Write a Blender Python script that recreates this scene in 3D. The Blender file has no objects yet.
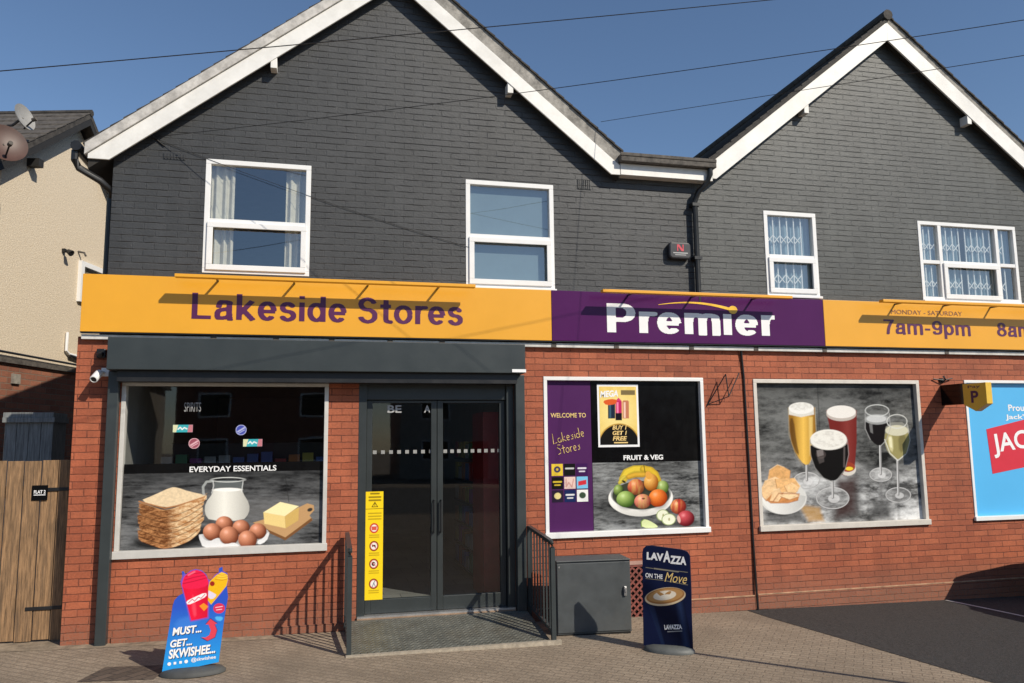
import bpy, bmesh, math, random
import numpy as np
from mathutils import Vector, Matrix

random.seed(4)
S = bpy.context.scene
COL = S.collection
R = math.radians

# ------------------------------------------------------------------ camera, sky, sun, exposure
CAM_D, CAM_H = 9.03, 2.02
cam = bpy.data.cameras.new('camera')
cam.sensor_width = 36.0
cam.lens = 785.3 * 36 / 1024
cam.clip_start = 0.05
cam.clip_end = 2000
co = bpy.data.objects.new('camera', cam)
COL.objects.link(co)
yaw, pitch, roll = R(13.675), R(7.204), R(-0.647)
Fv = Vector((math.sin(yaw) * math.cos(pitch), math.cos(yaw) * math.cos(pitch), math.sin(pitch)))
Rv = Fv.cross(Vector((0, 0, 1))).normalized()
Uv = Rv.cross(Fv)
R2 = Rv * math.cos(roll) + Uv * math.sin(roll)
U2 = -Rv * math.sin(roll) + Uv * math.cos(roll)
co.matrix_world = Matrix(((R2.x, U2.x, -Fv.x, 0), (R2.y, U2.y, -Fv.y, -CAM_D), (R2.z, U2.z, -Fv.z, CAM_H), (0, 0, 0, 1)))
S.camera = co

SUN = Vector((0.75, -1.0, 0.95)).normalized()
EL = math.asin(SUN.z)
AZ = math.atan2(SUN.x, SUN.y)          # clockwise from +Y
w = bpy.data.worlds.new('World')
S.world = w
w.use_nodes = True
nt = w.node_tree
bg = nt.nodes['Background']
sky = nt.nodes.new('ShaderNodeTexSky')
sky.sky_type = 'NISHITA'
sky.sun_disc = False
sky.sun_elevation = EL
sky.sun_rotation = AZ
sky.air_density = 1.0
sky.dust_density = 0.3
sky.ozone_density = 4.0
nt.links.new(sky.outputs[0], bg.inputs[0])
bg.inputs[1].default_value = 0.095
sl = bpy.data.lights.new('sun', 'SUN')
sl.energy = 4.0
sl.angle = R(0.5)
sl.color = (1.0, 0.91, 0.77)
so = bpy.data.objects.new('sun', sl)
COL.objects.link(so)
so.rotation_euler = SUN.to_track_quat('Z', 'Y').to_euler()
so.location = (20, -27, 26)
S.view_settings.view_transform = 'Standard'
S.view_settings.look = 'None'
S.view_settings.exposure = 0.23
S.view_settings.gamma = 1.0
S.view_settings.use_curve_mapping = False
S.cycles.max_bounces = 8
S.cycles.transparent_max_bounces = 12
S.cycles.use_denoising = True

# ------------------------------------------------------------------ helpers
def lin(r, g, b):
    f = lambda c: (c / 255 / 12.92) if c / 255 <= 0.04045 else ((c / 255 + 0.055) / 1.055) ** 2.4
    return (f(r), f(g), f(b))

def ground_z(x, y=0):
    return 0.03 - 0.014 * (x + 2.5)

class MB:
    """collects shapes, then links them as ONE mesh object"""
    def __init__(s):
        s.bm = bmesh.new()
    def face(s, pts):
        return s.bm.faces.new([s.bm.verts.new(p) for p in pts])
    def box(s, x0, x1, y0, y1, z0, z1):
        v = [s.bm.verts.new((x, y, z)) for z in (z0, z1) for x, y in ((x0, y0), (x1, y0), (x1, y1), (x0, y1))]
        for q in ((3, 2, 1, 0), (4, 5, 6, 7), (0, 1, 5, 4), (1, 2, 6, 5), (2, 3, 7, 6), (3, 0, 4, 7)):
            s.bm.faces.new([v[i] for i in q])
        return s
    def pane(s, x0, x1, y, z0, z1):
        s.face([(x0, y, z0), (x1, y, z0), (x1, y, z1), (x0, y, z1)])
        return s
    def prism(s, pts, y0, y1):
        """polygon in XZ extruded along Y"""
        a = [s.bm.verts.new((x, y0, z)) for x, z in pts]
        b = [s.bm.verts.new((x, y1, z)) for x, z in pts]
        s.bm.faces.new(a)
        s.bm.faces.new(b[::-1])
        n = len(pts)
        for i in range(n):
            j = (i + 1) % n
            s.bm.faces.new((a[j], a[i], b[i], b[j]))
        return s
    def prism_z(s, pts, z0, z1):
        a = [s.bm.verts.new((x, y, z0)) for x, y in pts]
        b = [s.bm.verts.new((x, y, z1)) for x, y in pts]
        s.bm.faces.new(a[::-1])
        s.bm.faces.new(b)
        n = len(pts)
        for i in range(n):
            j = (i + 1) % n
            s.bm.faces.new((a[i], a[j], b[j], b[i]))
        return s
    def bar(s, p, q, wd, hd, up=(0, 0, 1)):
        p, q = Vector(p), Vector(q)
        d = (q - p).normalized()
        u = Vector(up)
        if abs(d.dot(u)) > 0.98:
            u = Vector((0, 1, 0))
        a = d.cross(u).normalized() * wd / 2
        b = a.cross(d).normalized() * hd / 2
        vs = [s.bm.verts.new(o + i + j) for o in (p, q) for i, j in ((-a, -b), (a, -b), (a, b), (-a, b))]
        for k in ((3, 2, 1, 0), (4, 5, 6, 7), (0, 1, 5, 4), (1, 2, 6, 5), (2, 3, 7, 6), (3, 0, 4, 7)):
            s.bm.faces.new([vs[i] for i in k])
        return s
    def tube(s, pts, r, n=8, caps=True):
        pts = [Vector(p) for p in pts]
        rings = []
        for i, p in enumerate(pts):
            d = (pts[min(i + 1, len(pts) - 1)] - pts[max(i - 1, 0)]).normalized()
            u = Vector((0, 0, 1)) if abs(d.z) < 0.95 else Vector((0, 1, 0))
            a = d.cross(u).normalized()
            b = a.cross(d).normalized()
            rr = r[i] if isinstance(r, (list, tuple)) else r
            rings.append([s.bm.verts.new(p + a * math.cos(t) * rr + b * math.sin(t) * rr) for t in [2 * math.pi * k / n for k in range(n)]])
        for A, B in zip(rings, rings[1:]):
            for k in range(n):
                s.bm.faces.new((A[k], A[(k + 1) % n], B[(k + 1) % n], B[k]))
        if caps:
            s.bm.faces.new(rings[0][::-1])
            s.bm.faces.new(rings[-1])
        return s
    def lathe(s, prof, n=24, axis=None, origin=(0, 0, 0)):
        """profile (r, h) turned about axis"""
        ax = Vector(axis or (0, 0, 1)).normalized()
        u = ax.orthogonal().normalized()
        v = ax.cross(u)
        o = Vector(origin)
        rings = []
        for r, h in prof:
            rings.append([s.bm.verts.new(o + ax * h + (u * math.cos(t) + v * math.sin(t)) * max(r, 1e-4)) for t in [2 * math.pi * k / n for k in range(n)]])
        for A, B in zip(rings, rings[1:]):
            for k in range(n):
                s.bm.faces.new((A[k], A[(k + 1) % n], B[(k + 1) % n], B[k]))
        return s
    def build(s, name, mat, parent=None, smooth=False, bevel=0.0, angle=35):
        bmesh.ops.recalc_face_normals(s.bm, faces=s.bm.faces[:])
        me = bpy.data.meshes.new(name)
        s.bm.to_mesh(me)
        s.bm.free()
        return link(name, me, mat, parent, smooth, bevel, angle)

def link(name, me, mat, parent=None, smooth=False, bevel=0.0, angle=35):
    o = bpy.data.objects.new(name, me)
    COL.objects.link(o)
    if mat is not None:
        me.materials.clear()
        me.materials.append(mat)
    if smooth:
        me.shade_smooth()
        me.set_sharp_from_angle(angle=R(angle))
    if bevel:
        b = o.modifiers.new('bevel', 'BEVEL')
        b.width = bevel
        b.segments = 2
        b.limit_method = 'ANGLE'
        b.angle_limit = R(40)
    if parent is not None:
        o.parent = parent
    return o

def tag(o, label=None, cat=None, group=None, kind=None):
    if label: o['label'] = label
    if cat: o['category'] = cat
    if group: o['group'] = group
    if kind: o['kind'] = kind
    return o

def thing(name, label, cat, loc=(0, 0, 0), rotz=0.0, group=None):
    o = bpy.data.objects.new(name, None)
    o.empty_display_size = 0.2
    COL.objects.link(o)
    o.location = loc
    o.rotation_euler = (0, 0, rotz)
    return tag(o, label, cat, group)

def copy_tree(o, parent=None):
    c = o.copy()
    COL.objects.link(c)
    if parent is not None:
        c.parent = parent
    for ch in list(o.children):
        copy_tree(ch, c)
    return c

# ------------------------------------------------------------------ materials
MATS = {}
def new_mat(name):
    m = bpy.data.materials.new(name)
    m.use_nodes = True
    n = m.node_tree
    return m, n, n.nodes['Principled BSDF'], n.links.new

def mat(name, col, rough=0.5, metal=0.0, var=0.12, scale=6.0, bump=0.0, bscale=60.0, spec=0.5, stretch=(1, 1, 1), dirt=None, dirt_amt=0.3):
    if name in MATS: return MATS[name]
    m, n, b, L = new_mat(name)
    tc = n.nodes.new('ShaderNodeTexCoord')
    mp = n.nodes.new('ShaderNodeMapping')
    mp.inputs['Scale'].default_value = stretch
    L(tc.outputs['Object'], mp.inputs[0])
    nz = n.nodes.new('ShaderNodeTexNoise')
    nz.inputs['Scale'].default_value = scale
    nz.inputs['Detail'].default_value = 6
    nz.inputs['Roughness'].default_value = 0.65
    L(mp.outputs[0], nz.inputs['Vector'])
    rp = n.nodes.new('ShaderNodeValToRGB')
    c0 = [max(0, c * (1 - 1.6 * var)) for c in col]
    c1 = [min(1, c * (1 + 1.3 * var)) for c in col]
    rp.color_ramp.elements[0].position = 0.3
    rp.color_ramp.elements[1].position = 0.7
    rp.color_ramp.elements[0].color = (*c0, 1)
    rp.color_ramp.elements[1].color = (*c1, 1)
    L(nz.outputs[0], rp.inputs[0])
    out = rp.outputs[0]
    if dirt is not None:
        n2 = n.nodes.new('ShaderNodeTexNoise')
        n2.inputs['Scale'].default_value = scale * 0.35
        n2.inputs['Detail'].default_value = 8
        n2.inputs['Roughness'].default_value = 0.75
        L(mp.outputs[0], n2.inputs['Vector'])
        r2 = n.nodes.new('ShaderNodeValToRGB')
        r2.color_ramp.elements[0].position = 0.48
        r2.color_ramp.elements[1].position = 0.68
        r2.color_ramp.elements[1].color = (dirt_amt,) * 3 + (1,)
        L(n2.outputs[0], r2.inputs[0])
        mx = n.nodes.new('ShaderNodeMixRGB')
        L(r2.outputs[0], mx.inputs[0])
        L(out, mx.inputs[1])
        mx.inputs[2].default_value = (*dirt, 1)
        out = mx.outputs[0]
    L(out, b.inputs['Base Color'])
    b.inputs['Metallic'].default_value = metal
    mr = n.nodes.new('ShaderNodeMapRange')
    mr.inputs['To Min'].default_value = max(0.02, rough - 0.1)
    mr.inputs['To Max'].default_value = min(1, rough + 0.1)
    L(nz.outputs[0], mr.inputs[0])
    L(mr.outputs[0], b.inputs['Roughness'])
    b.inputs['Specular IOR Level'].default_value = spec
    if bump:
        n3 = n.nodes.new('ShaderNodeTexNoise')
        n3.inputs['Scale'].default_value = bscale
        n3.inputs['Detail'].default_value = 5
        L(mp.outputs[0], n3.inputs['Vector'])
        bp = n.nodes.new('ShaderNodeBump')
        bp.inputs['Strength'].default_value = bump
        bp.inputs['Distance'].default_value = 0.01
        L(n3.outputs[0], bp.inputs['Height'])
        L(bp.outputs[0], b.inputs['Normal'])
    MATS[name] = m
    return m

def brick_mat(name, c1, c2, mortar, rough, bw=0.225, bh=0.075, ms=0.0055, depth=0.012, grime=None, grime_z=None, rot=0.0, ground=False, var=0.35, odd=0.0, soft=0.35, bed=None):
    m, n, b, L = new_mat(name)
    N = n.nodes.new
    tc = N('ShaderNodeTexCoord')
    sep = N('ShaderNodeSeparateXYZ')
    L(tc.outputs['Object'], sep.inputs[0])
    cmb = N('ShaderNodeCombineXYZ')
    if ground:
        L(sep.outputs[0], cmb.inputs[0])
        L(sep.outputs[1], cmb.inputs[1])
    else:
        ad = N('ShaderNodeMath')
        L(sep.outputs[0], ad.inputs[0])
        L(sep.outputs[1], ad.inputs[1])
        L(ad.outputs[0], cmb.inputs[0])
        L(sep.outputs[2], cmb.inputs[1])
    mp = N('ShaderNodeMapping')
    mp.inputs['Rotation'].default_value = (0, 0, rot)
    L(cmb.outputs[0], mp.inputs[0])
    # hand-laid irregularity
    wn = N('ShaderNodeTexNoise')
    wn.inputs['Scale'].default_value = 9.0
    wn.inputs['Detail'].default_value = 3
    L(mp.outputs[0], wn.inputs['Vector'])
    sb = N('ShaderNodeVectorMath'); sb.operation = 'SUBTRACT'
    L(wn.outputs['Color'], sb.inputs[0]); sb.inputs[1].default_value = (0.5, 0.5, 0.5)
    sc = N('ShaderNodeVectorMath'); sc.operation = 'SCALE'
    L(sb.outputs[0], sc.inputs[0]); sc.inputs['Scale'].default_value = 0.012
    av = N('ShaderNodeVectorMath'); av.operation = 'ADD'
    L(mp.outputs[0], av.inputs[0]); L(sc.outputs[0], av.inputs[1])
    br = N('ShaderNodeTexBrick')
    br.offset = 0.5
    br.squash = 1.0
    br.inputs['Color1'].default_value = (0, 0, 0, 1)
    br.inputs['Color2'].default_value = (1, 1, 1, 1)
    br.inputs['Mortar'].default_value = (0.5, 0.5, 0.5, 1)
    br.inputs['Scale'].default_value = 1.0
    br.inputs['Mortar Size'].default_value = ms
    br.inputs['Mortar Smooth'].default_value = soft
    br.inputs['Bias'].default_value = 0.0
    br.inputs['Brick Width'].default_value = bw
    br.inputs['Row Height'].default_value = bh
    L(av.outputs[0], br.inputs['Vector'])
    mix = N('ShaderNodeValToRGB')
    e = mix.color_ramp.elements
    e[0].position = 0.0; e[0].color = (*c1, 1)
    e[1].position = 1.0; e[1].color = (*c2, 1)
    if odd:
        k = e.new(0.06); k.color = (*c1, 1)
        e[0].color = tuple(c * (1 - odd) for c in c1) + (1,)
    L(br.outputs['Color'], mix.inputs[0])
    # fine noise on each brick
    fn = N('ShaderNodeTexNoise')
    fn.inputs['Scale'].default_value = 45; fn.inputs['Detail'].default_value = 6; fn.inputs['Roughness'].default_value = 0.7
    L(cmb.outputs[0], fn.inputs['Vector'])
    fr = N('ShaderNodeMapRange')
    fr.inputs['From Min'].default_value = 0.3; fr.inputs['From Max'].default_value = 0.7
    fr.inputs['To Min'].default_value = 1 - var * 0.6; fr.inputs['To Max'].default_value = 1 + var * 0.6
    L(fn.outputs[0], fr.inputs[0])
    mu = N('ShaderNodeVectorMath'); mu.operation = 'SCALE'
    L(mix.outputs[0], mu.inputs[0]); L(fr.outputs[0], mu.inputs['Scale'])
    # broad blotches of weather
    bn = N('ShaderNodeTexNoise')
    bn.inputs['Scale'].default_value = 0.9; bn.inputs['Detail'].default_value = 6; bn.inputs['Roughness'].default_value = 0.6
    L(cmb.outputs[0], bn.inputs['Vector'])
    b2 = N('ShaderNodeMapRange')
    b2.inputs['From Min'].default_value = 0.35; b2.inputs['From Max'].default_value = 0.65
    b2.inputs['To Min'].default_value = 0.78; b2.inputs['To Max'].default_value = 1.2
    st = N('ShaderNodeMapping'); st.inputs['Scale'].default_value = (2.6, .28, 1) if not ground else (.6, .6, 1)
    L(cmb.outputs[0], st.inputs[0])
    sn = N('ShaderNodeTexNoise'); sn.inputs['Scale'].default_value = 1.6; sn.inputs['Detail'].default_value = 7; sn.inputs['Roughness'].default_value = .7
    L(st.outputs[0], sn.inputs['Vector'])
    sa = N('ShaderNodeMath'); sa.operation = 'MULTIPLY_ADD'; L(sn.outputs[0], sa.inputs[0]); sa.inputs[1].default_value = .6
    sh2 = N('ShaderNodeMath'); sh2.operation = 'MULTIPLY_ADD'; L(bn.outputs[0], sh2.inputs[0]); sh2.inputs[1].default_value = .6; sh2.inputs[2].default_value = -.1
    L(sh2.outputs[0], sa.inputs[2])
    L(sa.outputs[0], b2.inputs[0])
    mu2 = N('ShaderNodeVectorMath'); mu2.operation = 'SCALE'
    L(mu.outputs[0], mu2.inputs[0]); L(b2.outputs[0], mu2.inputs['Scale'])
    mm = N('ShaderNodeMixRGB')
    joint = br.outputs['Fac']
    if bed is not None:
        bz = N('ShaderNodeSeparateXYZ'); L(av.outputs[0], bz.inputs[0])
        pp = N('ShaderNodeMath'); pp.operation = 'PINGPONG'; L(bz.outputs[1], pp.inputs[0]); pp.inputs[1].default_value = bh / 2
        br_ = N('ShaderNodeMapRange'); br_.inputs['From Min'].default_value = 0.0; br_.inputs['From Max'].default_value = ms * 1.1
        br_.inputs['To Min'].default_value = 1.0; br_.inputs['To Max'].default_value = 0.0
        L(pp.outputs[0], br_.inputs[0])
        jn = N('ShaderNodeTexNoise'); jn.inputs['Scale'].default_value = 5.5; jn.inputs['Detail'].default_value = 4; L(cmb.outputs[0], jn.inputs['Vector'])
        jr = N('ShaderNodeMapRange'); jr.inputs['From Min'].default_value = .35; jr.inputs['From Max'].default_value = .62; jr.inputs['To Min'].default_value = bed * .25; jr.inputs['To Max'].default_value = bed * 1.6
        L(jn.outputs[0], jr.inputs[0])
        vj = N('ShaderNodeMath'); vj.operation = 'MULTIPLY'; L(br.outputs['Fac'], vj.inputs[0]); L(jr.outputs[0], vj.inputs[1])
        jr2 = N('ShaderNodeMapRange'); jr2.inputs['From Min'].default_value = .3; jr2.inputs['From Max'].default_value = .6; jr2.inputs['To Min'].default_value = 1.0; jr2.inputs['To Max'].default_value = .45
        L(jn.outputs[0], jr2.inputs[0])
        bj = N('ShaderNodeMath'); bj.operation = 'MULTIPLY'; L(br_.outputs[0], bj.inputs[0]); L(jr2.outputs[0], bj.inputs[1])
        mxj = N('ShaderNodeMath'); mxj.operation = 'MAXIMUM'; mxj.use_clamp = True; L(vj.outputs[0], mxj.inputs[0]); L(bj.outputs[0], mxj.inputs[1])
        joint = mxj.outputs[0]
    L(joint, mm.inputs[0])
    L(mu2.outputs[0], mm.inputs[1])
    mm.inputs[2].default_value = (*mortar, 1)
    out = mm.outputs[0]
    if grime is not None:
        # splash-back dirt: a stain with a shape of its own near the pavement
        gz = N('ShaderNodeMapRange')
        gz.inputs['From Min'].default_value = grime_z[0]; gz.inputs['From Max'].default_value = grime_z[1]
        gz.inputs['To Min'].default_value = 1.0; gz.inputs['To Max'].default_value = 0.0
        L(sep.outputs[2], gz.inputs[0])
        gm = N('ShaderNodeMath'); gm.operation = 'MULTIPLY'
        L(gz.outputs[0], gm.inputs[0])
        gr = N('ShaderNodeMapRange'); gr.inputs['From Min'].default_value = 0.35; gr.inputs['From Max'].default_value = 0.6
        L(fn.outputs[0], gr.inputs[0])
        L(gr.outputs[0], gm.inputs[1])
        g3 = N('ShaderNodeMixRGB')
        L(gm.outputs[0], g3.inputs[0]); L(out, g3.inputs[1]); g3.inputs[2].default_value = (*grime, 1)
        out = g3.outputs[0]
    L(out, b.inputs['Base Color'])
    b.inputs['Roughness'].default_value = rough
    inv = N('ShaderNodeMath'); inv.operation = 'MULTIPLY_ADD'
    L(joint, inv.inputs[0]); inv.inputs[1].default_value = -1.0; inv.inputs[2].default_value = 1.0
    hh = N('ShaderNodeMath'); hh.operation = 'MULTIPLY_ADD'
    L(fn.outputs[0], hh.inputs[0]); hh.inputs[1].default_value = 0.35
    L(inv.outputs[0], hh.inputs[2])
    h2 = N('ShaderNodeMath'); h2.operation = 'MULTIPLY_ADD'
    L(br.outputs['Color'], h2.inputs[0]); h2.inputs[1].default_value = 0.25 if bed is None else 0.12; L(hh.outputs[0], h2.inputs[2])
    bp = N('ShaderNodeBump')
    bp.inputs['Strength'].default_value = 0.9
    bp.inputs['Distance'].default_value = depth
    L(h2.outputs[0], bp.inputs['Height'])
    L(bp.outputs[0], b.inputs['Normal'])
    MATS[name] = m
    return m

def glass_mat(name, base=0.06, tint=(0.9, 0.93, 0.92), gain=1.0):
    m, n, b, L = new_mat(name)
    n.nodes.remove(b)
    N = n.nodes.new
    out = n.nodes['Material Output']
    t = N('ShaderNodeBsdfTransparent'); t.inputs[0].default_value = (*tint, 1)
    g = N('ShaderNodeBsdfGlossy'); g.inputs['Roughness'].default_value = 0.015
    tc = N('ShaderNodeTexCoord')
    nz = N('ShaderNodeTexNoise'); nz.inputs['Scale'].default_value = 1.3; nz.inputs['Detail'].default_value = 1
    L(tc.outputs['Object'], nz.inputs['Vector'])
    bp = N('ShaderNodeBump'); bp.inputs['Strength'].default_value = 0.06; bp.inputs['Distance'].default_value = 0.02
    L(nz.outputs[0], bp.inputs['Height']); L(bp.outputs[0], g.inputs['Normal'])
    ge = N('ShaderNodeNewGeometry')
    dt = N('ShaderNodeVectorMath'); dt.operation = 'DOT_PRODUCT'
    L(ge.outputs['Normal'], dt.inputs[0]); L(ge.outputs['Incoming'], dt.inputs[1])
    ab = N('ShaderNodeMath'); ab.operation = 'ABSOLUTE'; L(dt.outputs['Value'], ab.inputs[0])
    om = N('ShaderNodeMath'); om.operation = 'SUBTRACT'; om.inputs[0].default_value = 1.0; L(ab.outputs[0], om.inputs[1])
    pw = N('ShaderNodeMath'); pw.operation = 'POWER'; L(om.outputs[0], pw.inputs[0]); pw.inputs[1].default_value = 5.0
    ma = N('ShaderNodeMath'); ma.operation = 'MULTIPLY_ADD'
    L(pw.outputs[0], ma.inputs[0]); ma.inputs[1].default_value = 0.95; ma.inputs[2].default_value = base + 0.04 * gain
    ma.use_clamp = True
    mx = N('ShaderNodeMixShader')
    L(ma.outputs[0], mx.inputs[0]); L(t.outputs[0], mx.inputs[1]); L(g.outputs[0], mx.inputs[2])
    L(mx.outputs[0], out.inputs[0])
    MATS[name] = m
    return m

M_red = brick_mat('red painted brick', (0.31, 0.078, 0.034), (0.385, 0.108, 0.048), (0.12, 0.032, 0.018), 0.75, ms=0.0052, depth=0.012, bed=.6, grime=(0.2, 0.105, 0.07), grime_z=(0.0, 0.42), odd=0.2)
M_grey = brick_mat('charcoal painted brick', (0.036, 0.038, 0.0405), (0.042, 0.044, 0.047), (0.03, 0.0315, 0.033), 0.5, depth=0.011, var=0.25, ms=0.006, bed=.4)
M_grey2 = brick_mat('lighter grey painted brick', (0.058, 0.062, 0.061), (0.068, 0.072, 0.07), (0.05, 0.053, 0.052), 0.48, depth=0.011, var=0.25, ms=0.006, bed=.4)  # lighter grey tone for the upper wall of the right gable
M_nbrick = brick_mat('old red brick', (0.2, 0.075, 0.045), (0.3, 0.12, 0.07), (0.2, 0.15, 0.11), 0.85)
M_pav = brick_mat('block paving', (0.23, 0.18, 0.13), (0.265, 0.21, 0.153), (0.19, 0.149, 0.107), 0.9, bw=0.16, bh=0.08, ms=0.007, depth=0.006, rot=R(38), ground=True, var=0.75)
M_pav2 = brick_mat('dark block infill', (0.075, 0.055, 0.04), (0.11, 0.08, 0.06), (0.045, 0.035, 0.028), 0.9, bw=0.2, bh=0.1, ms=0.008, depth=0.006, rot=R(128), ground=True, var=0.4)
M_tar = mat('tarmac', (0.033, 0.031, 0.030), 0.85, var=0.6, scale=45, bump=0.8, bscale=120, dirt=(0.06, 0.054, 0.048), dirt_amt=0.4)
M_conc = mat('concrete', (0.26, 0.235, 0.2), 0.9, var=0.25, scale=14, bump=0.4, bscale=90)
M_white = mat('white upvc', (0.8, 0.8, 0.79), 0.3, var=0.03, scale=3)
M_barge = mat('white painted board', (0.78, 0.77, 0.74), 0.45, var=0.06, scale=4, dirt=(0.5, 0.48, 0.43), dirt_amt=0.35)
M_vergew = mat('weathered white verge', (0.52, 0.5, 0.47), 0.75, var=0.22, scale=9, dirt=(0.28, 0.26, 0.23), dirt_amt=0.7)
M_vergeg = mat('grey mortar verge', (0.3, 0.285, 0.26), 0.9, var=0.3, scale=11, bump=0.3, dirt=(0.14, 0.13, 0.115), dirt_amt=0.8)
M_tile = mat('dark roof tile', (0.05, 0.045, 0.04), 0.85, var=0.4, scale=10, bump=0.5, bscale=40)
M_black = mat('black plastic', (0.012, 0.012, 0.013), 0.4, var=0.2, scale=8)
M_gut = mat('grimy gutter', (0.09, 0.08, 0.07), 0.8, var=0.4, scale=18)
M_silver = mat('silver aluminium', (0.6, 0.585, 0.55), 0.42, metal=0.1, var=0.06, scale=5)
M_cream2 = mat('cream window trim', (0.62, 0.58, 0.52), 0.5, var=0.08, scale=6)
M_anth = mat('anthracite steel', (0.034, 0.042, 0.044), 0.38, var=0.08, scale=3)
M_anth2 = mat('anthracite door frame', (0.03, 0.036, 0.037), 0.35, var=0.08, scale=3)
M_steel = mat('bright steel', (0.55, 0.55, 0.55), 0.35, metal=0.8, var=0.1)
M_yel = mat('yellow sign face', (0.77, 0.365, 0.025), 0.35, var=0.03, scale=1.2)
M_pur = mat('purple sign face', (0.075, 0.011, 0.085), 0.25, var=0.05, scale=1.2, spec=.2)
M_purv = mat('purple vinyl', (0.07, 0.016, 0.09), 0.4, var=0.05, scale=1.2, spec=.15)
M_purtxt = mat('purple letters', (0.09, 0.012, 0.075), 0.4, var=0.05)
M_wtxt = mat('white letters', (0.84, 0.84, 0.84), 0.4, var=0.02)
M_gold = mat('gold letters', (0.78, 0.55, 0.2), 0.4, var=0.03)
M_gtxt = mat('grey letters', (0.4, 0.4, 0.4), 0.4, var=0.03)
M_blk = mat('black vinyl', (0.004, 0.004, 0.0045), 0.14, var=0.1, spec=.3)
M_ply = mat('galvanised plate', (0.135, 0.137, 0.118), 0.5, metal=0.0, var=0.2, scale=7, dirt=(0.1, 0.085, 0.06), dirt_amt=0.5)
M_glass = glass_mat('shop glass', 0.04)
M_glassu = glass_mat('upper window glass', 0.17, gain=2.0)
M_glassd = glass_mat('door glass', 0.03)

# ------------------------------------------------------------------ lettering
def text(body, x0, x1, z0, z1, y, m, parent, name='lettering', bold=0.0, shear=0.0, rot=0.0, keep=False, space=1.0):
    cu = bpy.data.curves.new('lettering', 'FONT')
    cu.body = body
    cu.size = 1.0
    cu.offset = bold
    cu.shear = shear
    cu.space_character = space
    cu.resolution_u = 4
    cu.extrude = 0.0
    t = bpy.data.objects.new('tmp', cu)
    COL.objects.link(t)
    bpy.context.view_layer.update()
    me = bpy.data.meshes.new_from_object(t.evaluated_get(bpy.context.evaluated_depsgraph_get()))
    bpy.data.objects.remove(t)
    n = len(me.vertices)
    a = np.zeros(n * 3)
    me.vertices.foreach_get('co', a)
    a = a.reshape(-1, 3)
    lo, hi = a[:, :2].min(0), a[:, :2].max(0)
    sx, sz = (x1 - x0) / (hi[0] - lo[0]), (z1 - z0) / (hi[1] - lo[1])
    if keep:
        sx = sz
    X = (a[:, 0] - lo[0]) * sx
    Z = (a[:, 1] - lo[1]) * sz
    if keep:
        X += (x1 - x0 - (hi[0] - lo[0]) * sx) / 2
    if rot:
        X, Z = X * math.cos(rot) - Z * math.sin(rot), X * math.sin(rot) + Z * math.cos(rot)
    a = np.stack([x0 + X, np.full(n, y), z0 + Z], 1)
    me.vertices.foreach_set('co', a.ravel())
    me.update()
    return link(name, me, m, parent)

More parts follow.
